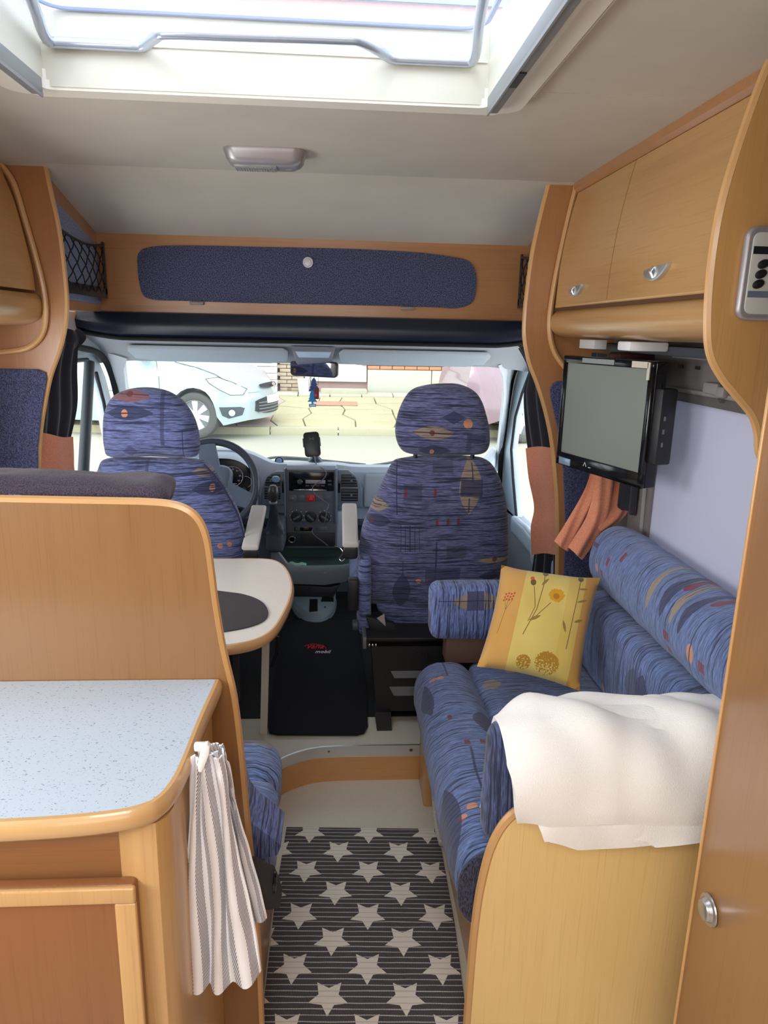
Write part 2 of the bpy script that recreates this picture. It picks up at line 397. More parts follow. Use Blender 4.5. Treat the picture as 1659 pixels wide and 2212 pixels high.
# ceiling panels with recessed joints
ce = struct('ceiling', (0, 1, 2.05))
HX0, HX1, HY0, HY1 = -.66, .36, 1.06, 1.765
for q in ((XL, XR, 1.69, 2.598), ):
    pass
for (x0, x1, y0, y1) in ((XL, HX0, 1.689, 2.597), (HX0, HX1, HY1, 2.597), (HX1, XR, 1.689, 2.597), (XL, HX0, HY0, 1.685), (HX1, XR, HY0, 1.685), (XL, XR, YB, HY0-.003)):
    finish(box(x0, x1, y0, y1, 2.05, 2.075), 'ceiling_panel', CEIL, ce)
finish(box(XL, XR, YB, 2.62, 2.08, 2.085), 'joint_backing', mat('joint', S(120, 112, 100), .9), ce) if False else None
for nm_, q_ in (('window_3', (-.2, .7, 1.15, 1.7)), ('window_4', (1.45, 2.25, .95, 1.55))):
    ws_ = struct(nm_, (XL, (q_[0]+q_[1])/2, q_[2])); y0_, y1_, za_, zb_ = q_
    for k_, bb_ in enumerate(((y0_, y1_, za_, za_+.035), (y0_, y1_, zb_-.035, zb_), (y0_, y0_+.035, za_+.035, zb_-.035), (y1_-.035, y1_, za_+.035, zb_-.035))): finish(box(XL-.028, XL-.002, *bb_, .004), 'frame_bar', CREAM, ws_)
    finish(box(XL-.018, XL-.014, y0_+.035, y1_-.035, za_+.035, zb_-.035), 'pane', CLEAR, ws_)
sl = bmesh.new()
prism([(2.601, 2.05), (3.16, 1.907), (3.16, 1.93), (2.601, 2.074)], 'X', XL, XR, bm=sl)
finish(sl, 'sloping_panel', CEIL, ce)

# ------------------------------------------------------------------ roof hatch
ht = thing('roof_hatch', (-.13, 1.4, 2.05), 'large clear roof hatch with cream frame and silver hinge bar overhead', 'roof hatch')
OX0, OX1, OY0, OY1 = -.605, .318, 1.12, 1.715
fr = bmesh.new()
def ringframe(xo0, xo1, yo0, yo1, xi0, xi1, yi0, yi1, z0, z1, r, bm, ri=.02):
    a = rrect(xo0, xo1, yo0, yo1, r); b = rrect(xi0, xi1, yi0, yi1, ri)
    bb = loft([[(x, y, z1) for x, y in b], [(x, y, z0) for x, y in b], [(x+(-.004 if x > 0 else .004), y, z0-.004) for x, y in a], [(x, y, z1) for x, y in a]], True, False)
    join(bm, bb)
ringframe(HX0-.05, HX1+.05, HY0-.04, HY1+.02, OX0-.01, OX1+.01, OY0, OY1, 2.035, 2.06, .05, fr)
finish(fr, 'frame', CREAM, ht)
fr = bmesh.new(); ringframe(OX0-.045, OX1+.045, OY0-.03, OY1+.035, OX0-.004, OX1+.004, OY0, OY1, 2.022, 2.04, .03, fr)
finish(fr, 'inner_frame', CREAM, ht)
sh = bmesh.new()
for q in ((OX0-.02, OX1+.02, OY1-.002, OY1+.012, 2.028, 2.17), (OX0-.02, OX1+.02, OY0-.012, OY0, 2.04, 2.17), (OX0-.016, OX0-.004, OY0, OY1, 2.04, 2.17), (OX1+.004, OX1+.016, OY0, OY1, 2.04, 2.17)): box(*q, bm=sh)
finish(sh, 'shaft', plast('shaft_white', S(214, 211, 196), .5), ht)
sh = bmesh.new(); box(OX0, OX1, OY1-.006, OY1, 2.108, 2.111, bm=sh)
finish(sh, 'shaft_ridge', CREAM, ht)
dm = []
for s, z in ((1.0, 2.17), (1.0, 2.185), (.99, 2.215), (.96, 2.24), (.88, 2.258), (.5, 2.27)):
    dm.append([(x, y, z) for x, y in rrect(-.143-.49*s, -.143+.49*s, 1.4175-.32*s, 1.4175+.32*s, .06*s)])
finish(loft(dm), 'dome', glass('dome_acrylic', (.92, .95, 1.0), .07), ht)
bar = cat([(-.50, 1.25, 2.15), (-.53, 1.42, 2.13), (-.56, 1.56, 2.115), (-.585, 1.68, 2.105), (-.562, 1.725, 2.105), (-.52, 1.74, 2.105), (-.452, 1.748, 2.105), (-.425, 1.738, 2.105), (-.36, 1.645, 2.105), (-.33, 1.623, 2.105), (-.2, 1.617, 2.105), (.0, 1.608, 2.105), (.05, 1.618, 2.105), (.12, 1.71, 2.105), (.16, 1.727, 2.105), (.25, 1.722, 2.105), (.278, 1.7, 2.105), (.283, 1.66, 2.107), (.262, 1.5, 2.12), (.24, 1.25, 2.15)], 5)
for v in bar: v.y = min(v.y, 1.70) if v.y > 1.70 else v.y
finish(tube([(x, y, 2.172) for x, y in rrect(OX0+.01, OX1-.01, OY0+.01, OY1-.008, .05)], .006, 8, True), 'dome_rim', mat('rim_blue', S(176, 186, 222), .3), ht)
finish(tube(bar, .0108, 10), 'hinge_bar', mat('bar_silver', S(196, 204, 220), .25, .6), ht)
for s, x in ((1, OX1+.002), (-1, OX0-.026)):
    rl = bmesh.new(); box(x, x+.024, 1.13, 1.7, 2.008, 2.04, .003, bm=rl); box(x+(.0 if s > 0 else .02), x+(.004 if s > 0 else .024), 1.13, 1.7, 2.003, 2.01, bm=rl)
    r_ = finish(rl, 'blind_rail', plast('rail_grey', S(132, 136, 138), .4), ht)
    if s > 0: finish(box(x+.003, x+.021, 1.44, 1.52, 2.0055, 2.0085), 'latch_slot', BLK, r_)
vb = bmesh.new()
for i in range(70):
    x = -.5+i*.0105; box(x, x+.0045, 1.786, 1.80, 2.040, 2.049, bm=vb)
tag(finish(vb, 'vent_slats', plast('vent_beige', S(190, 182, 166), .6), ht), kind='stuff')
vb = bmesh.new()
for i in range(6): box(.378+i*.007, .3815+i*.007, 1.12, 1.68, 2.038, 2.048, bm=vb)
tag(finish(vb, 'side_ridges', CREAM, ht), kind='stuff')
lb = finish(box(-.23, -.06, 1.76, 1.785, 2.0285, 2.0305), 'paper_label', mat('label', S(214, 210, 196), .6), ht)
bars = bmesh.new()
for i in range(26): box(-.222+i*.006, -.2185+i*.006+random.random()*.0015, 1.762+random.random()*.004, 1.774, 2.0278, 2.0286, bm=bars)
tag(finish(bars, 'label_print', mat('label_ink', S(150, 146, 136), .6), lb), kind='stuff')

# ------------------------------------------------------------------ ceiling lamp
lp = thing('ceiling_lamp', (-.21, 2.3, 2.05), 'silver plastic ceiling lamp with clear ribbed lens above the aisle', 'lamp')
def octa(x0, x1, y0, y1, c): return [(x0+c, y0), (x1-c, y0), (x1, y0+c*.6), (x1, y1-c*.6), (x1-c, y1), (x0+c, y1), (x0, y1-c*.6), (x0, y0+c*.6)]
R_ = []
for s, z in ((1, 2.05), (1, 2.043), (.97, 2.038), (.93, 2.022), (.86, 2.012), (.72, 2.006)):
    cx, cy = -.21, 2.32; a, b = .118*s, .062*(s if s > .9 else s*.97)
    R_.append([(x, y, z) for x, y in rrect(cx-a, cx+a, cy-b, cy+b, .035*s)])
body = finish(bev(loft(R_), .002), 'lamp_body', SILV, lp)
finish(box(-.30, -.175, 2.284, 2.352, 2.0, 2.012, .006), 'lens', mat('lens', S(205, 205, 200), .15, Transmission_Weight=.5), lp)
rb_ = bmesh.new()
for i in range(16): tube([(-.295+i*.0074, 2.29, 2.0), (-.295+i*.0074, 2.348, 2.0)], .0012, 5, bm=rb_)
tag(finish(rb_, 'lens_ribs', mat('lens_rib', S(190, 190, 186), .2), lp), kind='stuff')
finish(lathe([(0, 0), (.014, 0), (.014, .004), (0, .005)], (-.14, 2.345, 2.009), (0, 0, -1), 20), 'switch', SILV, lp)

# ------------------------------------------------------------------ upright shaped posts
def edging(name, path, r, parent, closed=False): return finish(tube(path, r*.88, 8, closed), name, W_ED, parent)
YP = 2.62
prR = [(.725, 2.05), (.705, 1.95), (.684, 1.82), (.675, 1.70), (.672, 1.62), (.676, 1.54), (.70, 1.45), (.737, 1.37), (.775, 1.27), (.806, 1.16), (.83, 1.03), (.85, .88), (.864, .70), (.872, .5), (.872, 0)]
prR = [(q.x, q.z) for q in cat([(x, 0, z) for x, z in prR], 4)]
po = thing('bulkhead_panel', (.9, YP, 0), 'shaped wooden bulkhead panel with navy fabric inset behind the black television', 'panel')
finish(prism(prR+[(XR, 0), (XR, 2.05)], 'Y', YP, YP+.022), 'board', W_FR, po)
edging('edge_band', [(x, YP+.011, z) for x, z in prR], .0125, po)
nv = [(.765, 1.30), (.772, 1.375), (.79, 1.39), (.87, 1.39), (.98, 1.39), (.98, .3), (.885, .3), (.885, .66), (.872, .88), (.850, 1.05), (.818, 1.19)]
nv = [(.99, 1.385), (.99, .3), (.89, .3), (.888, .6), (.882, .75), (.870, .9), (.850, 1.05), (.82, 1.2), (.782, 1.32), (.776, 1.355), (.785, 1.378), (.80, 1.386)]
finish(prism(nv, 'Y', YP-.012, YP, .004), 'navy_inset', NAVYW, po)
prL = [(-.955, 2.05), (-.945, 1.97), (-.93, 1.87), (-.923, 1.76), (-.922, 1.63), (-.935, 1.54), (-.96, 1.46), (-.995, 1.38), (-1.02, 1.3), (-1.045, 1.2), (-1.062, 1.1), (-1.075, .98), (-1.08, .8), (-1.08, 0)]
prL = [(q.x, q.z) for q in cat([(x, 0, z) for x, z in prL], 4)]
pl = thing('bulkhead_panel', (-1.1, YP, 0), 'shaped wooden bulkhead panel with navy fabric inset behind the dinette', 'panel')
finish(prism(prL+[(XL, 0), (XL, 2.05)], 'Y', YP, YP+.022), 'board', W_FR, pl)
edging('edge_band', [(x, YP+.011, z) for x, z in prL], .0125, pl)
nl = [(XL+.005, 1.395), (-1.03, 1.395), (-1.005, 1.385), (-1.003, 1.36), (-1.03, 1.25), (-1.055, 1.12), (-1.07, .95), (-1.075, .4), (XL+.005, .4)]
finish(prism(nl, 'Y', YP-.012, YP, .004), 'navy_inset', NAVYW, pl)

# ------------------------------------------------------------------ overhead cupboards, right
oc = thing('overhead_cupboard', (.85, 2.0, 1.5), 'wooden overhead cupboard with two curved doors above the television', 'cupboard')
YN = 1.46
finish(box(.86, XR-.002, YN, YP-.002, 1.54, 2.045), 'body', W_DR, oc)
def curve_door(y0, y1, parent, name='door'):
    pr = [(.812, 2.015), (.793, 1.93), (.778, 1.84), (.768, 1.74), (.764, 1.64)]
    pr = [(q.x, q.z) for q in cat([(x, 0, z) for x, z in pr], 5)]
    pp = pr+[(x+.018, z) for x, z in pr[::-1]]
    b = bmesh.new(); va = [b.verts.new((x, y0, z)) for x, z in pp]; vb = [b.verts.new((x, y1, z)) for x, z in pp]; n = len(pp)
    h = n//2
    for v in (va, vb):
        for i in range(h-1): b.faces.new((v[i], v[i+1], v[n-2-i], v[n-1-i]))
    for i in range(n): b.faces.new((va[i], va[(i+1) % n], vb[(i+1) % n], vb[i]))
    return finish(bev(b, .003, 2, 50), name, W_DR, parent)
def doorhandle(y, z, x, parent, s=1):
    "half-moon silver pull"
    b = bmesh.new(); R2 = []
    for k in range(13):
        a = pi*k/12; R2.append((y+.068*math.cos(a)*s, z-.034*math.sin(a)*s))
    R2 = [(a, b_-.004*(a-y)/.068) for a, b_ in R2]
    prism(R2, 'X', x-.012, x+.004, .004, bm=b)
    h = finish(b, 'handle', ALU, parent)
    finish(tube([(x-.012, y+.002, z-.0), (x-.020, y+.001, z-.012), (x-.012, y, z-.026)], .0035, 8), 'handle_grip', CHR, h)
finish(tube([(.770, YN+.005, 1.6445), (.770, 2.585, 1.6445)], .0065, 8), 'door_lower_edge', W_ED, oc)
d1 = curve_door(2.095, 2.585, oc); doorhandle(2.36, 1.70, .765, d1, .95)
d2 = curve_door(YN+.005, 2.088, oc); doorhandle(1.765, 1.712, .765, d2, .95)
# rounded cornice below the doors
cn = [(.775, 1.632), (.757, 1.612), (.752, 1.588), (.762, 1.562), (.79, 1.545), (.86, 1.538), (.86, 1.632)]
finish(prism([(q.x, q.z) for q in cat([(x, 0, z) for x, z in cn[:6]], 4)]+[(.86, 1.632)], 'Y', YN, YP-.03), 'cornice', W_DR, oc)
finish(box(.765, .80, YN, YP-.03, 1.630, 1.6395), 'shadow_gap', mat('gap', S(90, 56, 30), .7), oc)
finish(prism([(.803, 2.05), (.803, 2.028), (.815, 2.018), (.86, 2.018), (.86, 2.05)], 'Y', YN, YP-.002), 'top_rail', W_X, oc)
# moulding against the bulkhead and round end panel
mo = [(.812, 2.04), (.792, 1.93), (.772, 1.80), (.758, 1.68), (.755, 1.58), (.775, 1.50), (.82, 1.44), (.88, 1.40), (.96, 1.385)]
edging('end_moulding', [(q.x, YP-.012, q.z) for q in cat([(x, 0, z) for x, z in mo], 4)], .011, oc)
# near end panel
ep = [(.80, 2.05), (.792, 2.03), (.775, 1.97), (.752, 1.87), (.738, 1.78), (.735, 1.68), (.742, 1.58), (.755, 1.52), (.785, 1.475), (.82, 1.44), (.86, 1.40), (.88, 1.36), (.90, 1.30), (XR, 1.2)]
ep = [(q.x, q.z) for q in cat([(x, 0, z) for x, z in ep], 4)]
en = thing('cupboard_end_panel', (.9, YN-.02, 1.2), 'S-curved wooden end panel at the near end of the overhead cupboard', 'panel')
finish(prism(ep+[(XR, 2.05)], 'Y', YN-.022, YN-.001), 'board', wood('wood_end', S(210, 160, 98), S(180, 126, 70)), en)
edging('edge_band', [(x, YN-.0115, z) for x, z in ep], .0125, en)
# control panel
cp = thing('control_panel', (.87, YN-.03, 1.6), 'silver control panel with black oval buttons on the wooden end panel', 'control panel')
def persp(px, py): q = P(px, py, Y=YN-.022); return (q.x, q.z)
o1 = rrect(.783, .96, 1.585, 1.76, .022)
ck = lambda pts: [(x+.0*(z-1.6), z) for x, z in pts]
bd = prism(ck(o1), 'Y', YN-.04, YN-.022, .007, 3); finish(bd, 'casing', SILV, cp)
finish(prism(rrect(.795, .95, 1.597, 1.748, .014), 'Y', YN-.0425, YN-.039, .001), 'face_plate', plast('plate', S(204, 204, 196), .4), cp)
finish(box(.797, .95, YN-.0435, YN-.042, 1.708, 1.722), 'upper_band', BLK, cp)
finish(box(.797, .95, YN-.0435, YN-.042, 1.628, 1.640), 'lower_band', mat('band_blue', S(110, 122, 136), .4), cp)
for i, (bx, bz) in enumerate(((.820, 1.690), (.8175, 1.6715), (.815, 1.653))):
    b = lathe([(0, 0), (.9, 0), (1, .15), (.8, .3), (0, .35)], (0, 0, 0), (0, 0, 1), 24)
    M = Matrix.Translation((bx, YN-.0425, bz)) @ Matrix.Rotation(math.radians(-22), 4, 'Y') @ Matrix.Diagonal((.0125, .012, .0082, 1)) @ Matrix.Rotation(pi/2, 4, 'X')
    bmesh.ops.transform(b, matrix=M, verts=b.verts); finish(b, 'button', BLK, cp)

# ------------------------------------------------------------------ overhead cupboard, left
ol = thing('overhead_cupboard', (-1.1, 2.2, 1.5), 'wooden overhead cupboard high on the left above the dinette', 'cupboard')
def curve_doorL(y0, y1):
    pr = [(-1.075, 2.02), (-1.045, 1.93), (-1.02, 1.80), (-1.008, 1.72), (-1.005, 1.655)]
    pr = [(q.x, q.z) for q in cat([(x, 0, z) for x, z in pr], 5)]; pp = pr+[(x-.018, z) for x, z in pr[::-1]]
    b = bmesh.new(); va = [b.verts.new((x, y0, z)) for x, z in pp]; vb = [b.verts.new((x, y1, z)) for x, z in pp]; n = len(pp); h = n//2
    for v in (va, vb):
        for i in range(h-1): b.faces.new((v[i], v[i+1], v[n-2-i], v[n-1-i]))
    for i in range(n): b.faces.new((va[i], va[(i+1) % n], vb[(i+1) % n], vb[i]))
    return finish(bev(b, .003, 2, 50), 'door', W_DR, ol)
curve_doorL(1.3, 2.59)
finish(box(XL+.002, -1.08, 1.3, YP-.002, 1.55, 2.04), 'body', W_DR, ol)
cn = [(-1.01, 1.645), (-.995, 1.625), (-.995, 1.595), (-1.01, 1.565), (-1.05, 1.545), (-1.12, 1.54)]
finish(prism([(q.x, q.z) for q in cat([(x, 0, z) for x, z in cn], 4)]+[(-1.15, 1.56), (-1.15, 1.645)], 'Y', 1.3, YP-.005), 'cornice', W_DR, ol)
mo = [(-1.085, 2.045), (-1.05, 1.99), (-1.025, 1.88), (-1.0, 1.76), (-.985, 1.66), (-.985, 1.58), (-1.005, 1.51), (-1.06, 1.465), (-1.15, 1.45)]
edging('end_moulding', [(q.x, YP-.012, q.z) for q in cat([(x, 0, z) for x, z in mo], 4)], .011, ol)

# ------------------------------------------------------------------ header board over the cab
YH = 3.16
hb = thing('header_board', (-.1, YH, 1.6), 'wooden header board with long navy fabric flap over the cab', 'board')
finish(box(XL, XR, YH, YH+.02, 1.60, 1.915), 'board', W_X, hb)
# outline of the flap measured on the board
c4 = [(296, 570), (300, 545), (325, 533), (400, 530), (560, 533), (750, 537), (900, 545), (985, 556), (1015, 566), (1028, 590), (1028, 630), (1018, 655), (985, 666), (940, 664), (800, 660), (560, 655), (400, 650), (330, 647), (305, 630)]
fo = cat([P(x, y, Y=YH-.012) for x, y in c4], 4, True)
finish(prism([(q.x, q.z) for q in fo], 'Y', YH-.014, YH, .005), 'flap', NAVYB, hb)
kq = P(665, 567, Y=YH-.016)
kb = finish(lathe([(0, .006), (.014, .005), (.0155, 0), (.0205, 0), (.0215, .004), (.0215, -.004), (0, -.004)], (kq.x, YH-.018, kq.z), (0, -1, 0), 28), 'push_button', SILV, hb)
for px in (425, 880):
    q = P(px, 654+(px-425)*.025, Y=YH-.01); finish(box(q.x-.028, q.x+.028, YH-.02, YH-.002, q.z-.008, q.z+.004, .002), 'hinge', plast('hinge_grey', S(140, 130, 126), .4), hb)
# triangular side pockets with elastic nets
def pocket(sgn, X, lab):
    t_ = thing('side_pocket', (X, 2.9, 1.6), lab, 'pocket')
    zt = lambda y: 2.05-(y-2.6)*.2554
    xx = (X, X+sgn*.02)
    finish(prism([(2.645, 1.60), (2.645, zt(2.645)), (YH, zt(YH)), (YH, 1.60)], 'X', *xx), 'side_board', W_FR, t_)
    y0, y1 = 2.66, YH-.015
    finish(prism([(y0, 1.635), (y0, zt(y0)-.06), (y1-.03, zt(y1)-.045), (y1, zt(y1)-.075), (y1, 1.64), (y1-.015, 1.63)], 'X', X-sgn*.006, X, .003), 'fabric_lining', NAVYL, t_)
    xs = X-sgn*.03
    fr_ = bmesh.new()
    zb, zt0 = 1.665, 1.86
    box(min(xs, xs-sgn*.006), max(xs, xs-sgn*.006), y0, y1-.005, zb-.012, zb+.028, .002, bm=fr_)
    box(min(xs, xs-sgn*.006), max(xs, xs-sgn*.006), y1-.03, y1-.005, zb, zt0+.01, .002, bm=fr_)
    finish(fr_, 'pocket_frame', BLK, t_)
    nt = bmesh.new()
    f = lambda y, z: Vector((xs-sgn*.004-sgn*.012*math.sin(max(0, min(1, (y-y0)/(y1-y0)))*pi)*math.sin(max(0, min(1, (z-zb)/(zt0-zb)))*pi), y, z-.02*math.sin((y-y0)/(y1-y0)*pi)*((z-zb)/(zt0-zb))))
    N_ = 6
    for i in range(-6, N_+6):
        for dgn in (1, -1):
            pts = []
            for k in range(25):
                z = zb+(zt0-zb)*k/24; y = y0+(i/N_)*(y1-y0)+dgn*(z-zb)*1.15+(0 if dgn > 0 else .0)+.004*math.sin(k*pi/3)
                if y0 <= y <= y1-.02: pts.append(f(y, z))
            if len(pts) > 2: tube(pts, .0022, 4, bm=nt)
    tag(finish(nt, 'net', mat('net_black', S(16, 18, 24), .7), t_), kind='stuff')
    finish(tube([f(y0+(y1-.02-y0)*k/16, zt0) for k in range(17)], .005, 6), 'net_hem', BLK, t_)
pocket(-1, -.968, 'triangular navy side pocket with black elastic net left of the header board')
pocket(1, .80, 'triangular navy side pocket with black elastic net right of the header board')
# ------------------------------------------------------------------ wardrobe wall, right foreground
wa = thing('wardrobe', (.82, -.1, 0), 'tall dark wooden wardrobe side with round silver push button at the right edge', 'wardrobe')
finish(box(.65, .998, -1.25, 1.06, 0, 2.048, .004), 'side_panel', wood('wood_dark', S(160, 116, 76), S(136, 94, 56)), wa)
finish(box(.6475, .6515, 1.054, 1.0615, 0, 2.048, .002), 'edge_strip', W_ED, wa)
kq = P(1530, 1965, X=.647)
finish(lathe([(0, 0), (.026, 0), (.0275, .0015), (.0265, .004), (.021, .005), (.019, .009), (.0175, .0125), (.015, .014), (0, .0148)], (.6495, kq.y, kq.z), (-1, 0, 0), 40), 'push_knob', mat('knob_silver', S(186, 184, 186), .3, .8), wa)

# ------------------------------------------------------------------ kitchen
YC = 1.235
kc = thing('kitchen_cabinet', (-.6, 1.05, 0), 'wooden kitchen cabinet with framed door below the speckled worktop', 'cabinet')
finish(box(-1.18, -.240, .905, YC-.002, 0, .882), 'body', wood('wood_fascia_shaded', S(156, 106, 66), S(130, 84, 48), ax=0), kc)  # fascia wood darkened; the shade under the worktop is in its colour
finish(prism([(-.30, .905), (-.30, .89), (-.264, .878), (-.246, .880), (-.234, .892), (-.229, .912), (-.229, YC-.002), (-.30, YC-.002)], 'Z', 0, .884, .0), 'corner_post', W_V, kc)
dr = finish(box(-1.1, -.276, .868, .888, .05, .795, .006, 3), 'door', wood('wood_kdoor_shaded', S(146, 94, 56), S(118, 72, 40)), kc)  # door wood darkened too, carrying the shade it stands in
finish(box(-.304, -.274, .86, .8675, .05, .77, .003, 3), 'door_stile', W_V, dr); finish(box(-1.1, -.274, .858, .8675, .7705, .797, .004, 3), 'door_rail', W_V, dr)
q = P(471, 2170, Y=YC-.004)
wt = thing('worktop', (-.6, 1.05, .885), 'speckled pale blue kitchen worktop with rounded wooden edge in the left foreground', 'worktop')
wp = [P(x, y, Z=.92) for x, y in ((463, 1477), (450, 1505), (430, 1549), (411, 1596), (392, 1643), (375, 1678), (355, 1706), (337, 1722), (318, 1733), (262, 1748), (149, 1761), (0, 1770))]
wp = [(v.x, v.y) for v in wp]
wpo = wp+[(-1.19, wp[-1][1]+.01), (-1.19, YC-.002), (wp[0][0], YC-.002)]
finish(prism(wpo, 'Z', .888, .92), 'slab', LAM, wt)
ebp = cat([(*p_, .9045) for p_ in [(wp[0][0], YC-.002)]+wp+[(wp[-1][0]-.03-k_*.09, wp[-1][1]+.0012*k_) for k_ in range(9)]], 4)
eb = bmesh.new(); pr_ = [(0, .0158), (.006, .0155), (.011, .010), (.013, .0), (.011, -.010), (.006, -.0155), (0, -.018)]
rings = []
for i, v in enumerate(ebp):
    d = (ebp[min(i+1, len(ebp)-1)]-ebp[max(i-1, 0)]).normalized(); nn = Vector((-d.y, d.x, 0))
    if nn.dot(v-Vector((-.75, 1.25, v.z))) < 0: nn = -nn
    rings.append([v+nn*(a-.001)+Vector((0, 0, b)) for a, b in pr_])
finish(loft(rings), 'edge_band', mat('worktop_edge', S(208, 166, 114), .3, Coat_Weight=.5), wt)

# divider panel behind the bench
dp = thing('divider_panel', (-.7, YC, 0), 'tall wooden divider panel with rounded shoulder behind the worktop', 'panel')
dpts = [P(x, y, Y=YC) for x, y in ((300, 1090), (350, 1093), (385, 1100), (412, 1115), (430, 1140), (441, 1175), (449, 1230), (458, 1300), (472, 1385), (484, 1440), (500, 1510), (514, 1620), (526, 1750), (541, 1900), (553, 2060), (560, 2212))]
dpo = [(v.x, v.z) for v in cat(dpts, 3)]; zt = dpo[0][1]
dpo = [(XL, zt+.012)]+dpo+[(dpo[-1][0], 0)]
finish(prism(dpo+[(XL, 0)], 'Y', YC, YC+.02), 'board', wood('wood_divider', S(150, 108, 66), S(126, 84, 46)), dp)
edging('edge_band', [(x, YC+.01, z) for x, z in dpo], .0115, dp)
finish(lathe([(0, 0), (.007, 0), (.007, .003), (0, .004)], (q.x, YC-.002, q.z), (0, -1, 0), 20), 'screw_cap', mat('cap_y', S(220, 170, 90), .4), dp)

# towel on a hook
hk = thing('towel_hook', P(445, 1630, Y=1.03), 'white plastic hook on the cabinet side holding the tea towel', 'hook')
a, b_, c_ = P(436, 1606, Y=1.03), P(447, 1610, Y=1.03), P(436, 1656, Y=1.0)
hp = [P(x, y, Y=.965) for x, y in ((438, 1602), (450, 1600), (456, 1606), (455, 1622), (444, 1650), (438, 1662), (430, 1660), (428, 1645))]
finish(prism([(v.x, v.z) for v in hp], 'Y', .955, .967, .003), 'hook_blade', WHT, hk)
finish(box(hp[0].x-.012, hp[0].x+.006, .956, .966, hp[0].z-.012, hp[0].z+.001, .003), 'hook_base', WHT, hk)
TW = mat('towel_cloth', S(232, 230, 236), .95, Sheen_Weight=.4); t = NT(TW); u = t.n('SeparateXYZ', None, _0=t.uv()); U, V = u.outputs[0], u.outputs[1]
fr_ = t.ma('FRACT', t.ma('MULTIPLY', U, 6.3)); band = t.ma('GREATER_THAN', fr_, .52)
dg = t.ma('FRACT', t.ma('ADD', t.ma('MULTIPLY', U, 58), t.ma('MULTIPLY', V, 62))); line = t.ma('GREATER_THAN', dg, .42)
t.col(t.mix(t.ma('MULTIPLY', band, line), S(252, 251, 255), S(104, 98, 112))); t.bump(dg, .25, .001)
def towel_fn(l0, l1, r0, r1, ztop, zl, zr, y0, ph, amp=.012, nf=3.2):
    def fn(u, v):
        vv = v**.8; xl = l0+(l1-l0)*vv; xr = r0+(r1-r0)*vv; x = xl+(xr-xl)*u
        z = ztop+((zl*(1-u)+zr*u)-ztop)*v
        y = y0+amp*(.35+.65*v)*math.sin(u*nf*2*pi+ph+v*.8)-.02*v*u+.006*noise.noise(Vector((u*5, v*6, ph)))
        return Vector((x+.004*math.sin(v*6+u*9), y, z+.006*math.sin(u*8)*v))
    return fn
tw = thing('tea_towel', (-.19, 1.0, .5), 'white tea towel with dark grey stripes hanging from the hook beside the bench', 'towel')
TL, TR_ = P(412, 1650, Y=.985), P(474, 1640, Y=.985)
BL, BR = P(386, 2175, Y=.96), P(560, 2115, Y=.965)
tf = bmesh.new()
finish(sheet(towel_fn(TL.x, BL.x, TR_.x, BR.x, TL.z+.012, BL.z, BR.z, .985, 0), 60, 50, .003), 'front_fold', TW, tw)
TL2, TR2 = P(455, 1615, Y=1.05), P(478, 1630, Y=1.05); BL2, BR2 = P(500, 1960, Y=1.04), P(572, 1975, Y=1.04)
finish(sheet(towel_fn(TL2.x, BL2.x, TR2.x, BR2.x, TL2.z+.01, BL2.z, BR2.z, 1.045, 2, .008, 1.6), 40, 40, .003), 'back_fold', TW, tw)
TL3 = P(433, 1620, Y=1.02)
finish(sheet(towel_fn(TL3.x, BL.x+.02, TR_.x+.002, BR.x-.03, TL3.z+.006, BL.z+.06, BR.z+.05, 1.012, 3.6), 30, 30, .003), 'lining_fold', TW, tw)

# ------------------------------------------------------------------ dinette bench
F_BEN = fabric('fabric_bench', 'yz', 1, [('r', 1.52, .43, .004, .012, RED), ('e', 1.69, .50, .012, .008, TAN)], base=(.20, .29, .54), freq=190)
F_BK = fabric('fabric_bench_back', 'xz', 0, [], base=(.13, .18, .42), freq=190)
be = thing('dinette_bench', (-.65, 1.5, 0), 'blue upholstered dinette bench with wooden base behind the divider panel', 'bench')
finish(box(XL+.01, -.166, YC+.022, 1.72, 0, .31, .004), 'base', wood('wood_base', S(206, 164, 112), S(184, 140, 90), ax=1), be)
finish(cushion(-1.1, -.135, 1.30, 1.565, .325, .50, .045, (.006, 0, .012)), 'seat_cushion', F_BEN, be)
finish(cushion(-1.1, -.14, 1.55, 1.745, .33, .505, .06, (.006, .004, .008)), 'seat_front_roll', F_BEN, be)
bo = [(-1.1, 1.24), (-.42, 1.245), (-.35, 1.235), (-.305, 1.20), (-.28, 1.12), (-.24, .95), (-.21, .8), (-.18, .62), (-.172, .50), (-1.1, .5)]
finish(prism([(v.x, v.z) for v in cat([(x, 0, z) for x, z in bo], 5, True)], 'Y', YC+.024, YC+.13, .03, 4), 'backrest', F_BK, be)
JK = weave('jersey_knit', S(38, 32, 44), S(82, 70, 88), (700, 700, 300))
jb = cushion(-1.05, -.300, YC+.024, YC+.14, 1.224, 1.290, .033, (0, .004, .004), .006, 22)
for v_ in jb.verts:
    v_.co.z += .010*math.sin(v_.co.x*7+1)+(.012*(v_.co.x+.45) if v_.co.x > -.45 else 0); v_.co.y += .008*math.sin(v_.co.x*11)
    if v_.co.z < 1.235: v_.co.z = 1.232+(v_.co.z-1.235)*.2+max(0, (v_.co.x+.52))*.10
def jf(u, v):
    x = -1.0+u*(.69+.0); a = v*2.2*pi*.62-.55
    r = .036+.006*noise.noise(Vector((x*6, v*3, 0)))
    y = 1.31-.075*math.cos(a)*1.05; z = 1.238+.05*math.sin(a)+.006*noise.noise(Vector((x*5, v*2, 4)))+(.012 if u > .97 else 0)
    if v < .12: z -= (.12-v)*.35
    return Vector((x, y, z-.012*math.sin(u*5)*(1-v)))
tag(finish(jb, 'folded_blanket', JK), 'dark purple knit cover draped along the top of the dinette bench back', 'blanket')
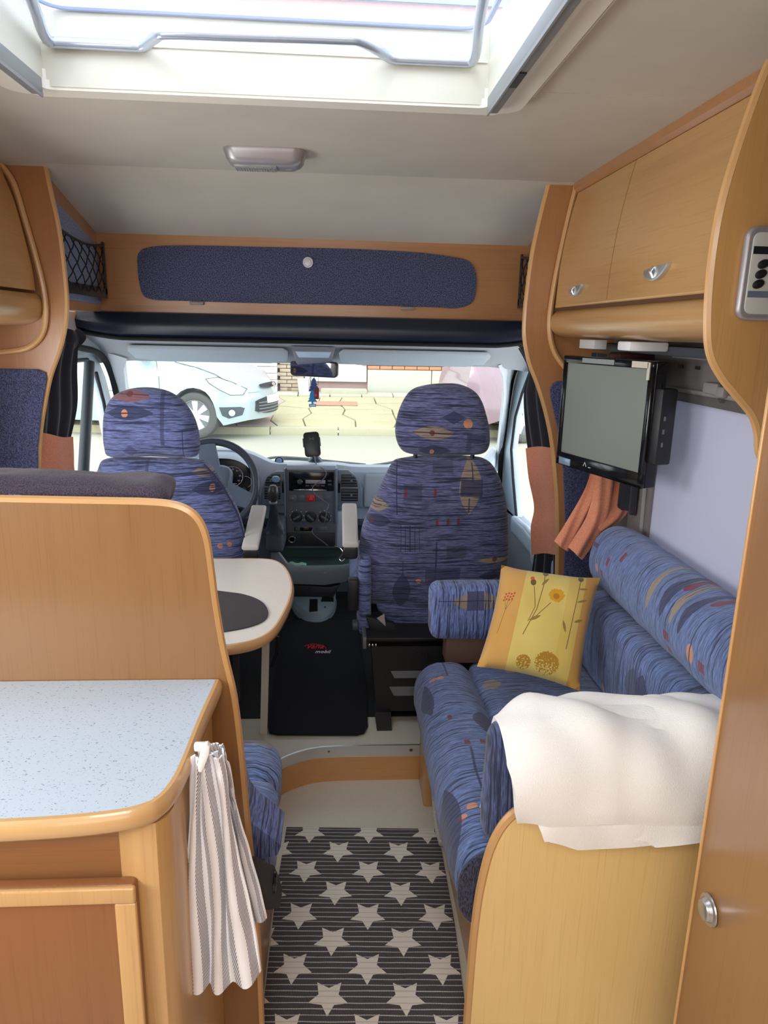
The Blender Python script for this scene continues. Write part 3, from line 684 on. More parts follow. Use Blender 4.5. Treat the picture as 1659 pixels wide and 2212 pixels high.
bk = thing('seat_belt_buckle', P(572, 1905, X=-.14), 'black plastic seat belt buckle holder on the side of the dinette bench', 'buckle')
k3 = [P(x, y, X=-.14) for x, y in ((540, 1850), (560, 1862), (578, 1868), (590, 1892), (598, 1920), (592, 1962), (574, 1965), (560, 1930), (548, 1890))]
finish(prism([(v.y, v.z) for v in k3], 'X', -.165, -.125, .006, 3), 'housing', BLK, bk)
finish(box(-.135, -.119, k3[2].y-.05, k3[2].y-.01, k3[2].z-.03, k3[2].z-.006, .003), 'button', BLKG, bk)

# ------------------------------------------------------------------ dinette table
ZT = .76
tb = thing('dinette_table', (-.6, 2.05, .13), 'pale laminate dinette table with wooden edge and white folding leg', 'table')
to = [(500, 1207), (560, 1207), (592, 1211), (612, 1224), (624, 1245), (628, 1270), (622, 1298), (606, 1332), (588, 1358), (566, 1374), (535, 1385), (495, 1392)]
tp = [P(x, y, Z=ZT) for x, y in to]; tpc = [(v.x, v.y) for v in cat(tp, 3)]
tpl = tpc+[(XL, tpc[-1][1]-.01), (XL, tpc[0][1]+.0)]
finish(prism(tpl, 'Z', ZT-.028, ZT), 'tabletop', LAMT, tb)
pth = [Vector((XL, tpc[0][1], ZT-.014))]+[Vector((x, y, ZT-.014)) for x, y in tpc]+[Vector((XL, tpc[-1][1]-.01, ZT-.014))]
rings = []
for i, v in enumerate(pth):
    d = (pth[min(i+1, len(pth)-1)]-pth[max(i-1, 0)]).normalized(); nn = Vector((d.y, -d.x, 0)); nn = -nn
    rings.append([v+nn*(a-.001)+Vector((0, 0, b)) for a, b in ((0, .0145), (.005, .0145), (.010, .010), (.012, 0), (.010, -.010), (.005, -.0145), (0, -.0145))])
cxy = Vector((-.6, 2.05, 0))
if (rings[8][3]-cxy).length < (pth[8]-cxy).length: rings = [[2*v-q_ if False else Vector((2*v.x-q_.x, 2*v.y-q_.y, q_.z)) for q_ in r_] for v, r_ in zip(pth, rings)]
finish(loft(rings), 'edge_band', W_ED, tb)
lg = bmesh.new(); a, b_ = P(570, 1581, Z=.131), P(581, 1372, Y=2.33)
d = (Vector((a.x+.028, 2.31, .735))-a)
finish(tube([a, a+d*.5, a+d], .0175, 4), 'leg', plast('leg_cream', S(226, 222, 206), .4), tb)
finish(box(-.5, -.24, 1.83, 1.87, ZT-.045, ZT-.029, .003), 'bracket', WHT, tb)
mo_ = [P(x, y, Z=ZT+.001) for x, y in ((430, 1279), (500, 1281), (540, 1289), (568, 1303), (580, 1324), (570, 1342), (535, 1356), (480, 1366), (430, 1370), (380, 1330))]
PM = mat('placemat_leather', S(70, 66, 68), .7); t = NT(PM); t.bump(t.noise(t.pos(), (220, 220, 220), 1, 2), .6, .001)
tag(finish(prism([(v.x, v.y) for v in cat(mo_, 4, True)], 'Z', ZT+.0005, ZT+.004, .0012), 'placemat', PM), 'dark grey oval leather-look placemat on the dinette table', 'placemat')

# ------------------------------------------------------------------ cab seats
def motif(Y, *l):
    out = []
    for k, px, py, a, b, c in l:
        v = P(px, py, Y=Y); s = Y/1560*1.02; out.append((k, v.x, v.z, a*s, b*s, c))
    return out
PB = (.115, .125, .255)
F_PS = fabric('fabric_passenger', 'xz', 2, motif(2.5,
    ('l', 935, 935, 46, 14, TAN), ('r', 940, 935, 50, 1.2, (.03, .02, .05)), ('e', 932, 935, 6, 6, (.12, .02, .04)), ('t', 980, 902, 26, 14, NAV), ('e', 1010, 915, 10, 10, ORG), ('l', 938, 974, 36, 11, NAV), ('e', 932, 977, 5, 6, ORG),
    ('r', 1012, 955, 6, 22, GRY), ('r', 1030, 948, 20, 9, (.045, .05, .12)),
    ('v', 1015, 1050, 24, 62, TAN), ('r', 1018, 1054, 24, 18, NAV), ('r', 1020, 1022, 1.4, 20, DARK), ('r', 1012, 1090, 1.4, 16, DARK), ('r', 1014, 1092, 16, 1.1, DARK), ('r', 957, 1010, 22, 12, (.07, .075, .14)),
    ('r', 893, 1062, 20, 18, GRY), ('r', 878, 1063, 3, 9, RED), ('r', 940, 1061, 3, 9, RED), ('r', 944, 1126, 3, 7, RED), ('r', 968, 1125, 3, 7, RED), ('r', 990, 1123, 3, 7, RED),
    ('r', 858, 1050, 1.2, 62, DARK), ('r', 940, 1212, 1.8, 48, DARK), ('r', 975, 1163, 36, 1, DARK),
    ('v', 867, 1274, 20, 44, NAV), ('r', 868, 1222, 1, 14, DARK), ('e', 903, 1251, 6, 5, ORG), ('e', 921, 1250, 6, 5, ORG), ('l', 1068, 1210, 40, 8, TAN), ('e', 1067, 1208, 6, 6, (.12, .02, .04)), ('l', 1062, 1242, 30, 9, NAV),
    ('l', 812, 1092, 28, 14, TAN), ('r', 810, 1092, 14, 1.2, DARK), ('l', 815, 1125, 30, 14, NAV), ('r', 803, 1127, 3, 5, RED), ('r', 820, 1057, 4, 3, RED), ('g', 885, 1160, 26, 30, DARK), ('r', 985, 1190, 22, 14, GRY), ('r', 955, 1240, 40, 18, (.05, .055, .13))),
    base=PB, dark=(.012, .014, .040), amt=.515)
F_DS = fabric('fabric_driver', 'xz', 2, motif(2.55,
    ('l', 278, 856, 44, 13, (.25, .10, .09)), ('r', 278, 853, 40, 1, DARK), ('e', 278, 852, 7, 6, (.14, .02, .03)), ('l', 280, 892, 50, 14, NAV), ('e', 270, 893, 7, 8, ORG), ('r', 270, 893, 8, .8, NAV),
    ('r', 351, 900, 4, 60, (.06, .07, .17)), ('r', 396, 960, 1, 30, NAV), ('t', 282, 975, 16, 12, (.06, .07, .18)), ('r', 315, 1005, 3, 18, (.06, .07, .17)),
    ('l', 440, 1022, 24, 10, TAN), ('l', 452, 1057, 34, 14, NAV), ('e', 459, 1056, 6, 9, ORG), ('r', 459, 1056, 7, 1, NAV), ('e', 476, 1176, 6, 6, ORG), ('e', 495, 1174, 5, 5, ORG)),
    base=(.13, .16, .34), dark=(.014, .018, .06), amt=.50)
F_SC = fabric('fabric_seat', 'xy', 1, [], base=(.13, .19, .42))
def outl(Y, pts): return [(v.x, v.z) for v in cat([P(x, y, Y=Y) for x, y in pts], 4, True)]
def armrest(parent, x0, x1, y0, y1, z0, z1):
    "grey pad over black base, sloping up towards the dashboard"
    b = box(x0, x1, 0, 1, 0, .022, .009, 3)
    for v in b.verts: v.co = Vector((v.co.x, y0+(y1-y0)*v.co.y, v.co.z+z0+(z1-z0)*v.co.y))
    c = box(x0+.003, x1-.003, 0, 1, -.045, .002, .012, 3)
    for v in c.verts:
        k = v.co.y; v.co = Vector((v.co.x, y0+.004+(y1-y0-.02)*k, v.co.z*(1-.35*k)+z0+(z1-z0)*k))
    ar = finish(c, 'armrest', BLK, parent); finish(b, 'armrest_pad', plast('pad_grey', S(196, 194, 190), .65), ar)
# passenger seat
ps = thing('passenger_seat', (.36, 2.7, .13), 'blue patterned passenger seat with round-cornered headrest right of the dashboard', 'car seat')
hq = outl(2.5, [(857, 940), (860, 905), (871, 872), (890, 846), (920, 834), (960, 830), (1000, 833), (1030, 846), (1049, 872), (1060, 910), (1065, 945), (1062, 972), (1045, 986), (1000, 989), (950, 990), (890, 986), (866, 970)])
finish(puffy(hq, 2.5, 2.61), 'headrest', F_PS, ps)
bq = outl(2.52, [(870, 994), (848, 1006), (830, 1040), (803, 1095), (783, 1145), (776, 1200), (772, 1262), (788, 1300), (845, 1326), (905, 1332), (980, 1336), (1050, 1332), (1092, 1300), (1102, 1210), (1103, 1120), (1093, 1060), (1075, 1015), (1052, 996), (1020, 990), (950, 988)])
finish(puffy(bq, 2.48, 2.66, p=4), 'backrest', F_PS, ps)
sk = outl(2.49, [(822, 1310), (828, 1340), (850, 1358), (920, 1362), (1000, 1358), (1060, 1352), (1085, 1330), (1060, 1310), (940, 1316)])
finish(puffy(sk, 2.50, 2.56), 'backrest_skirt', F_PS, ps)
for px in (897, 1020):
    v = P(px, 992, Y=2.555); finish(tube([(v.x, 2.555, v.z-.03), (v.x, 2.555, v.z+.03)], .008, 10), 'headrest_post', BLK, ps)
finish(cushion(.06, .64, 2.6, 3.1, .50, .63, .05, (0, 0, .01)), 'seat_cushion', F_SC, ps)
finish(cushion(.085, .13, 2.46, 2.75, .46, .75, .02), 'seat_bolster', F_DS, ps)
armrest(ps, .025, .083, 2.47, 2.8, .795, .86)
finish(box(.045, .085, 2.45, 2.50, .56, .68, .008), 'recline_cover', BLK, ps)
finish(lathe([(0, 0), (.02, 0), (.022, .004), (.02, .02), (.01, .024), (0, .024)], (.085, 2.47, .50), (-1, 0, 0), 20), 'recline_knob', DGREY, ps)
pdm = bmesh.new()
box(.13, .60, 2.40, 2.78, .465, .48, bm=pdm); box(.11, .62, 2.37, 2.8, .48, .492, .003, bm=pdm)
box(.14, .58, 2.42, 2.46, .42, .46, bm=pdm)
finish(pdm, 'seat_frame', mat('frame_dark', S(44, 42, 42), .45, .4), ps)
for x in (.105, .615): finish(box(x-.007, x+.007, 2.36, 2.8, .455, .50, .002), 'slide_rail', mat('rail_metal', S(120, 126, 128), .4, .7), ps)
finish(box(.12, .62, 2.52, 2.8, .49, .53), 'seat_pan', BLK, ps)
finish(prism([P(790, 1330, Y=2.45).xz, P(800, 1365, Y=2.45).xz, P(840, 1380, Y=2.45).xz, P(870, 1372, Y=2.45).xz, P(850, 1345, Y=2.45).xz], 'Y', 2.44, 2.47, .004), 'side_shield', BLK, ps)
lq = [P(x, y, Y=2.435) for x, y in ((814, 1335), (830, 1326), (833, 1352))]
finish(prism([(v.x, v.z) for v in lq], 'Y', 2.432, 2.436), 'care_label', mat('tag_grey', S(170, 160, 156), .7), ps)
for i in range(3):
    v = P(798+i*7, 1393, Y=2.37); finish(lathe([(0, 0), (.004, 0), (.004, .003), (0, .005)], (v.x, 2.372, v.z), (0, -1, 0), 12), 'bolt', CHR, ps)
# pedestal: tapered black box with louvres
pk = bmesh.new()
def quadbox(pts0, pts1, bm):
    a = [bm.verts.new(p) for p in pts0]; b = [bm.verts.new(p) for p in pts1]
    for i in range(4): bm.faces.new((a[i], a[(i+1) % 4], b[(i+1) % 4], b[i]))
    bm.faces.new(a); bm.faces.new(b)
PEDM = plast('pedestal_black', S(30, 28, 30), .55)
quadbox([(.13, 2.38, .455), (.61, 2.38, .455), (.61, 2.78, .455), (.13, 2.78, .455)], [(.155, 2.395, .19), (.585, 2.395, .19), (.585, 2.76, .19), (.155, 2.76, .19)], pk)
pkk = finish(pk, 'pedestal', PEDM, ps)
for z0 in (.335, .265):
    b = bmesh.new(); quadbox([(.215, 2.372, z0+.0), (.52, 2.372, z0), (.50, 2.392, z0+.032), (.195, 2.392, z0+.032)], [(.215, 2.385, z0-.004), (.52, 2.385, z0-.004), (.50, 2.40, z0+.028), (.195, 2.40, z0+.028)], b)
    finish(b, 'louvre', plast('louvre_grey', S(78, 78, 82), .45), pkk)
for i in range(3): finish(box(.292+i*.02, .298+i*.02, 2.377, 2.384, .405, .43), 'vent_slit', BLK, pkk)
for x in (.175, .57):
    b = bmesh.new(); quadbox([(x-.03, 2.37, .20), (x+.03, 2.37, .20), (x+.02, 2.76, .20), (x-.02, 2.76, .20)], [(x-.02, 2.36, .131), (x+.035, 2.36, .131), (x+.03, 2.76, .131), (x-.02, 2.76, .131)], b)
    finish(bev(b, .004), 'foot', BLK, ps)
# driver seat
ds = thing('driver_seat', (-.6, 2.7, .13), 'blue patterned driver seat in front of the steering wheel', 'car seat')
hq = outl(2.55, [(214, 930), (217, 893), (233, 861), (262, 844), (300, 838), (345, 843), (380, 861), (406, 890), (421, 925), (427, 960), (423, 985), (400, 993), (320, 991), (232, 992), (216, 970)])
finish(puffy(hq, 2.54, 2.66), 'headrest', F_DS, ds)
bq = outl(2.56, [(222, 996), (202, 1018), (188, 1060), (183, 1200), (200, 1330), (300, 1350), (450, 1350), (522, 1280), (529, 1190), (516, 1125), (496, 1082), (470, 1040), (445, 1008), (415, 996), (320, 993)])
finish(puffy(bq, 2.53, 2.70, p=4), 'backrest', F_DS, ds)
pq = cat([P(x, y, Y=2.56) for x, y in ((440, 1003), (470, 1036), (500, 1085), (518, 1125), (531, 1190), (526, 1260))], 4)
finish(tube(pq, .004, 6), 'piping', mat('piping', S(40, 46, 84), .8), ds)
finish(cushion(-.90, -.36, 2.64, 3.1, .50, .63, .05, (0, 0, .01)), 'seat_cushion', F_SC, ds)
armrest(ds, -.335, -.275, 2.50, 2.82, .775, .845)
dpm = bmesh.new(); box(-.86, -.40, 2.50, 2.85, .133, .46, .02, bm=dpm); box(-.88, -.38, 2.46, 2.88, .46, .50, .01, bm=dpm)
finish(dpm, 'pedestal', PEDM, ds)
finish(box(-.375, -.35, 2.46, 2.48, .2, .5, .003), 'side_bracket', DGREY, ds)
finish(tube([P(588, 1372, Y=2.5), P(600, 1376, Y=2.5), P(598, 1410, Y=2.5), P(586, 1440, Y=2.5)], .006, 8), 'adjust_lever', BLK, ds)
# ------------------------------------------------------------------ sofa
def yz(px, py, X): v = P(px, py, X=X); return v.y, v.z
def xy(px, py, Z): v = P(px, py, Z=Z); return v.x, v.y
def MZ(kind, px, py, Z, a, b, c): u, v = xy(px, py, Z); return (kind, u, v, a, b, c)
def MX(kind, px, py, X, a, b, c): u, v = yz(px, py, X); return (kind, u, v, a, b, c)
SB = (.125, .185, .38)
F_SR = fabric('fabric_sofa_roll', 'xy', 1, [MZ('r', 942, 1404, .5, .0045, .012, RED), MZ('r', 965, 1403, .5, .0045, .012, RED), MZ('r', 987, 1402, .5, .0045, .012, RED),
    MZ('e', 934, 1494, .47, .014, .010, ORG), MZ('e', 952, 1482, .49, .014, .010, ORG), MZ('r', 975, 1573, .48, .006, .012, RED), MZ('r', 1008, 1617, .5, .007, .012, RED), MZ('r', 1040, 1615, .5, .007, .012, RED),
    MZ('e', 999, 1765, .5, .013, .009, ORG), MZ('e', 1022, 1751, .5, .013, .009, ORG), MZ('r', 1035, 1690, .5, .003, .12, DARK), MZ('r', 962, 1450, .5, .003, .07, DARK), MZ('v', 1060, 1565, .5, .045, .07, NAV), MZ('v', 920, 1545, .44, .02, .09, NAV), MZ('v', 972, 1830, .40, .022, .1, NAV), MZ('r', 1010, 1440, .5, .06, .003, DARK)],
    base=SB, freq=120, wob=.04, amt=.49)
F_SS = fabric('fabric_sofa_seat', 'xy', 1, [MZ('e', 1105, 1455, .49, .016, .012, ORG), MZ('r', 1125, 1480, .49, .06, .003, (.14, .02, .1)), MZ('l', 1065, 1482, .49, .03, .03, TAN), MZ('r', 1190, 1470, .49, .004, .012, RED)], base=SB, freq=130, wob=.03)
F_SB = fabric('fabric_sofa_back', 'yz', 1, [MX('l', 1325, 1318, .81, .03, .022, TAN), MX('e', 1330, 1312, .81, .010, .010, RED), MX('e', 1347, 1333, .81, .010, .008, ORG), MX('e', 1403, 1391, .81, .011, .010, ORG), MX('r', 1350, 1430, .81, .003, .08, DARK), MX('v', 1372, 1490, .81, .05, .06, GRY), MX('v', 1390, 1495, .81, .035, .05, NAV), MX('e', 1305, 1488, .81, .008, .010, ORG)], base=SB, freq=120, wob=.05)
F_SO = fabric('fabric_bolster', 'yz', 1, [MX('r', 1278, 1208, .84, .008, .007, RED), MX('r', 1335, 1215, .84, .008, .012, RED), MX('r', 1355, 1198, .84, .009, .012, RED), MX('r', 1324, 1241, .84, .008, .010, RED), MX('e', 1313, 1228, .84, .013, .014, ORG),
    MX('l', 1425, 1268, .84, .014, .05, TAN), MX('l', 1475, 1305, .84, .014, .055, TAN), MX('e', 1468, 1266, .84, .012, .012, RED), MX('e', 1520, 1304, .84, .014, .012, RED), MX('l', 1455, 1285, .84, .018, .06, NAV), MX('l', 1500, 1325, .84, .02, .06, NAV),
    MX('r', 1462, 1374, .84, .016, .012, RED), MX('r', 1460, 1405, .84, .012, .010, RED), MX('e', 1524, 1415, .84, .014, .020, ORG), MX('r', 1546, 1440, .84, .014, .012, RED), MX('r', 1415, 1365, .84, .008, .005, RED), MX('r', 1300, 1175, .84, .03, .006, (.06, .03, .08))], base=SB, freq=120, wob=.05, amt=.46)
F_AF = fabric('fabric_arm_far', 'xz', 0, [('l', .452, .722, .085, .030, TAN), ('r', .447, .722, .026, .031, (.045, .055, .16)), ('r', .375, .722, .0012, .026, DARK), ('r', .395, .722, .0012, .026, DARK), ('r', .41, .724, .085, .0015, DARK), ('r', .50, .712, .0012, .014, DARK), ('r', .515, .712, .0012, .014, DARK)], base=(.15, .21, .44), freq=150)
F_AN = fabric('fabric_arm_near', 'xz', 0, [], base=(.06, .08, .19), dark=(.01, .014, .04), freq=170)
so = thing('corner_sofa', (.6, 1.7, 0), 'long blue patterned upholstered sofa along the right wall', 'sofa')
finish(box(.338, XR-.002, YC+.02, 2.09, 0, .34, .003), 'base', wood('wood_sofabase', S(206, 158, 112), S(190, 138, 92), ax=1), so)
finish(box(.300, .337, 2.10, 2.26, 0, .36, .004), 'base_post', W_V, so)
finish(box(.345, XR-.002, 2.09, 2.25, .136, .34, .003), 'base_end', W_V, so)
finish(cushion(.256, .455, YC+.022, 2.19, .315, .515, .085, (.004, 0, .006), n=18), 'seat_roll', F_SR, so)
finish(prism(rrect(.259, .45, .318, .512, .080, 8), 'Y', YC+.0205, YC+.034, .006, 3), 'seat_end', weave('dark_woven_side', S(20, 22, 36), S(70, 74, 100), (500, 500, 120)), so)
finish(cushion(.435, .84, YC+.022, 2.19, .345, .495, .04, (0, 0, .012), n=14), 'seat_cushion', F_SS, so)
# back cushion leans on the wall, bolster above it
bc = [(.835, .48), (.805, .55), (.80, .68), (.815, .735), (.86, .75), (.98, .75), (.98, .48)]
bc = [(v.x, v.z) for v in cat([(x, 0, z) for x, z in bc], 4, True)]
def lofty(outline, y0, y1, n=26, amp=.003, endr=.03):
    cx = sum(p[0] for p in outline)/len(outline); cz = sum(p[1] for p in outline)/len(outline); R_ = []
    ts = [0, .003, .01, .022]+[.03+.94*i/n for i in range(n+1)]+[.978, .99, .997, 1]
    for t_ in ts:
        y = y0+(y1-y0)*t_; e = min(t_, 1-t_)*(y1-y0); s = 1-(.0 if e >= endr else endr*(1-math.sqrt(max(0, 1-(1-e/endr)**2)))/.1)
        R_.append([Vector((cx+(x-cx)*s, y, cz+(z-cz)*s))+noise.noise_vector(Vector((x*12, y*12, z*12)))*amp for x, z in outline])
    return loft(R_)
finish(lofty(bc, YC+.03, 2.18), 'back_cushion', F_SB, so)
bl = [(.9+.095*math.cos(2*pi*k/28)*(1.0), .862+.108*math.sin(2*pi*k/28)) for k in range(28)]
finish(lofty(bl, YC+.03, 2.17, 30, .004), 'back_bolster', F_SO, so)
ea = [P(x, y, Y=YC) for x, y in ((1012, 2230), (1018, 2150), (1027, 2040), (1038, 1950), (1050, 1890), (1064, 1840), (1085, 1797), (1110, 1768), (1140, 1752), (1180, 1745))]
eo = [(v.x, v.z) for v in cat(ea, 4)]
eo = [(eo[0][0]-.003, 0)]+eo+[(XR-.003, eo[-1][1]+.002)]
finish(prism(eo+[(XR-.003, 0)], 'Y', YC, YC+.02), 'end_panel', W_LIT, so)
finish(tube([(x, YC+.01, z) for x, z in eo], .0115, 8), 'end_panel_edge', W_ED, so)
an = cushion(.312, .80, 0, .095, 0, .272, .045, (0, .012, .012), n=12, M=Matrix.Translation((0, YC+.024, .505)) @ Matrix.Rotation(math.radians(-4), 4, 'X'))
finish(an, 'near_arm_cushion', F_AN, so)
af = finish(cushion(.305, .74, 2.13, 2.24, .585, .765, .035, (0, .006, .006), n=12), 'far_arm_cushion', F_AF, so)
finish(box(.36, .70, 2.15, 2.22, .50, .59, .003), 'arm_support', plast('arm_sup', S(96, 70, 56), .6), so)

# blanket
BLK_ = mat('cream_fleece', S(252, 249, 244), .98, Sheen_Weight=.6); t = NT(BLK_); a = t.noise(t.pos(), (420, 420, 420), 1, 3); t.bump(a, .5, .0025)
path = cat([(0, 1.43, .60), (0, 1.43, .66), (0, 1.425, .715), (0, 1.405, .758), (0, 1.36, .785), (0, 1.31, .794), (0, 1.258, .79), (0, 1.215, .758), (0, 1.188, .715), (0, 1.178, .668), (0, 1.182, .640)], 4)
def bfn(drop, off, x0, x1, seed, hem=.02):
    def fn(u, v):
        k = v*(len(path)-1); i = min(int(k), len(path)-2); q = path[i].lerp(path[i+1], k-i)
        x = x0+(x1-x0)*u; e = max(0, 1-u/.13); x += .045*max(0, v-.45)*e
        z = q.z+off; y = q.y
        z -= .030*e**2.2; x += .012*e*math.sin(v*5)
        nz = noise.noise(Vector((x*5+seed, y*5, z*3)))*.026+noise.noise(Vector((x*11+y*6, y*4-x*5, seed+z*6)))*.014
        fo_ = .011*math.sin((x*1.0+y*1.2)*28+seed)*max(0, math.sin(pi*min(1, v*1.1)))*(.4+noise.noise(Vector((x*3, y*3, seed)))) 
        y += -drop*max(0, (v-.6))/.4-nz*.5*(v > .55)-fo_*(v > .6); z += (nz+fo_)*(1-max(0, v-.6)*1.6)
        z += hem*math.sin(x*13+seed)*max(0, v-.8)*5*.5+.05*e**1.5*max(0, v-.7)/.3
        y -= max(0, y-1.33)*e*.9; z -= max(0, .5-v)*.06*e
        pass
        return Vector((x, y, z))
    return fn
bt = thing('fleece_blanket', (.58, 1.35, .62), 'cream white fleece blanket folded over the near arm of the sofa', 'blanket')
b1 = sheet(bfn(.012, .008, .330, .97, 1.3, .008), 90, 60, .018); finish(b1, 'upper_layer', BLK_, bt, 60)
path = cat([(0, 1.36, .775), (0, 1.30, .79), (0, 1.25, .77), (0, 1.215, .735), (0, 1.19, .68), (0, 1.178, .64), (0, 1.176, .605)], 4)
b2 = sheet(bfn(.004, -.006, .39, .97, 5.1, .010), 80, 40, .020); finish(b2, 'lower_layer', BLK_, bt, 60)
path = cat([(0, 1.36, .78), (0, 1.30, .80), (0, 1.24, .78), (0, 1.205, .74), (0, 1.184, .69), (0, 1.172, .64), (0, 1.17, .625)], 4)
b3 = sheet(bfn(.010, -.024, .56, .97, 9.7, .010), 60, 40, .018); finish(b3, 'middle_layer', BLK_, bt, 60)

# yellow cushion: local u (left-right) v (bottom-top)
PIL = mat('cushion_print', S(214, 176, 62), .85, Sheen_Weight=.3); t = NT(PIL); uvn = t.uv()
s3 = t.n('SeparateXYZ', None, _0=uvn); U, V = s3.outputs[0], s3.outputs[1]
lo = t.noise(t.pos(), (9, 9, 9), 1, 4)
yl = t.mix(lo, S(212, 182, 84), S(232, 208, 122)); og = t.mix(lo, S(206, 150, 70), S(222, 172, 96))
base = t.mix(t.ma('LESS_THAN', U, .27), yl, og)
base = t.mix(t.ma('GREATER_THAN', U, .865), base, t.mix(lo, S(200, 140, 66), S(214, 160, 86)))
base = t.mix(t.ma('MULTIPLY', t.ma('GREATER_THAN', U, .70), .25), base, S(200, 150, 40))
vec0 = t.n('CombineXYZ', None, _0=U, _1=V).outputs[0]
def seg(t, vec, x0, y0, x1, y1, w):
    "mask of a straight stem"
    L = math.hypot(x1-x0, y1-y0); an_ = math.atan2(y1-y0, x1-x0)
    mp = t.n('Mapping', {'vector_type': 'TEXTURE'}, Vector=vec, Location=((x0+x1)/2, (y0+y1)/2, 0), Rotation=(0, 0, an_), Scale=(L/2, w, 1)).outputs[0]
    sx = t.n('SeparateXYZ', None, _0=t.vm('ABSOLUTE', mp)); return t.ma('LESS_THAN', t.ma('MAXIMUM', sx.outputs[0], sx.outputs[1]), 1)
def ell(t, vec, x, y, a, b, rot=0, leaf=False):
    mp = t.n('Mapping', {'vector_type': 'TEXTURE'}, Vector=vec, Location=(x, y, 0), Rotation=(0, 0, rot), Scale=(a, b, 1)).outputs[0]
    if not leaf: return t.ma('LESS_THAN', t.vm('LENGTH', mp), 1)
    sx = t.n('SeparateXYZ', None, _0=t.vm('ABSOLUTE', mp)); return t.ma('LESS_THAN', t.ma('MULTIPLY_ADD', sx.outputs[0], sx.outputs[0], sx.outputs[1]), 1)
STM, LEF, OC, RD = S(128, 96, 40), S(150, 120, 50), S(176, 128, 26), S(186, 74, 36)
for q in ((.36, .30, .44, .54, .004), (.44, .54, .46, .78, .004), (.46, .78, .455, .92, .004), (.38, .42, .42, .56, .0035), (.42, .56, .37, .76, .0035), (.41, .43, .56, .62, .0035), (.79, .26, .80, .6, .004), (.80, .6, .81, .9, .004), (.11, .28, .14, .5, .0025), (.14, .5, .15, .62, .0025), (.14, .5, .19, .60, .002), (.14, .5, .11, .62, .002)):
    base = t.mix(seg(t, vec0, *q), base, STM)
for q in ((.46, .93, .028, .036, 0), (.355, .80, .027, .036, .3), (.81, .93, .028, .036, 0)): base = t.mix(ell(t, vec0, *q), base, S(112, 84, 40))
base = t.mix(ell(t, vec0, .34, .845, .02, .02), base, S(206, 92, 40))
for q in ((.47, .82, .055, .014, 1.0), (.44, .46, .06, .016, .5), (.86, .70, .06, .010, .5), (.86, .52, .05, .012, .5), (.73, .44, .055, .013, 2.0), (.85, .82, .05, .010, .3)): base = t.mix(ell(t, vec0, *q, leaf=True), base, LEF)
ang = t.n('TexNoise', None, Vector=t.n('Mapping', None, Vector=vec0, Scale=(60, 60, 1)).outputs[0], Scale=1, Detail=2).outputs[0]
d0 = t.vm('LENGTH', t.n('Mapping', {'vector_type': 'TEXTURE'}, Vector=vec0, Location=(.60, .70, 0), Scale=(.085, .075, 1)).outputs[0])
base = t.mix(t.ma('LESS_THAN', t.ma('ADD', d0, t.ma('MULTIPLY', ang, .6)), 1.15), base, S(218, 158, 20))
base = t.mix(ell(t, vec0, .60, .69, .03, .028), base, S(190, 120, 16))
for cx, cy, rr in ((.64, .11, .13), (.42, .08, .08)):
    dd = t.vm('LENGTH', t.n('Mapping', {'vector_type': 'TEXTURE'}, Vector=vec0, Location=(cx, cy, 0), Scale=(rr, rr*.8, 1)).outputs[0])
    base = t.mix(t.ma('MULTIPLY', t.ma('LESS_THAN', t.ma('ADD', dd, t.ma('MULTIPLY', ang, .5)), 1.15), t.ma('GREATER_THAN', t.ma('ADD', ang, t.ma('MULTIPLY', t.ma('SUBTRACT', V, cy), 1.2)), .44)), base, OC)
for k in range(12): base = t.mix(ell(t, vec0, .10+.028*(k % 4)+.006*(k//4), .60+.03*(k//4)+.008*(k % 2), .009, .011), base, RD)
t.col(base); t.bump(t.noise(t.pos(), (500, 500, 500), 1, 2), .4, .0008)
corners = [P(1030, 1440, Y=1.86), P(1252, 1493, Y=1.78), P(1297, 1248, Y=2.0), P(1083, 1220, Y=2.10)]  # bl br tr tl
def pillow():
    b = bmesh.new(); n = 22; G = {}
    ul = b.loops.layers.uv.new('UVMap'); c0, c1, c2, c3 = corners
    nn = ((c1-c0).cross(c3-c0)).normalized()
    if nn.y > 0: nn = -nn
    for s in (1, -1):
        for i in range(n+1):
            for j in range(n+1):
                u, v = i/n, j/n; eu, ev = abs(2*u-1), abs(2*v-1)
                ss = (1-eu**2.6)**.55*(1-ev**2.6)**.55
                if ss < 1e-6 and s < 0: G[s, i, j] = G[1, i, j]; continue
                pin = .035*(1-ev**2)*eu**6, .035*(1-eu**2)*ev**6
                uu = u+(pin[0] if u < .5 else -pin[0]); vv = v+(pin[1] if v < .5 else -pin[1])
                q = (c0*(1-uu)+c1*uu)*(1-vv)+(c3*(1-uu)+c2*uu)*vv
                q = q+nn*s*(.055*ss+.006*noise.noise(Vector((u*5, v*5, s*3)))*ss)
                G[s, i, j] = b.verts.new(q)
        for i in range(n):
            for j in range(n):
                vs = [G[s, i, j], G[s, i+1, j], G[s, i+1, j+1], G[s, i, j+1]]
                f = b.faces.new(vs)
                for l, (a, c) in zip(f.loops, ((i, j), (i+1, j), (i+1, j+1), (i, j+1))): l[ul].uv = (a/n, c/n)
    return b
tag(finish(pillow(), 'throw_cushion', PIL, None, 80), 'yellow and orange square cushion printed with thistles and dandelions on the sofa', 'cushion')

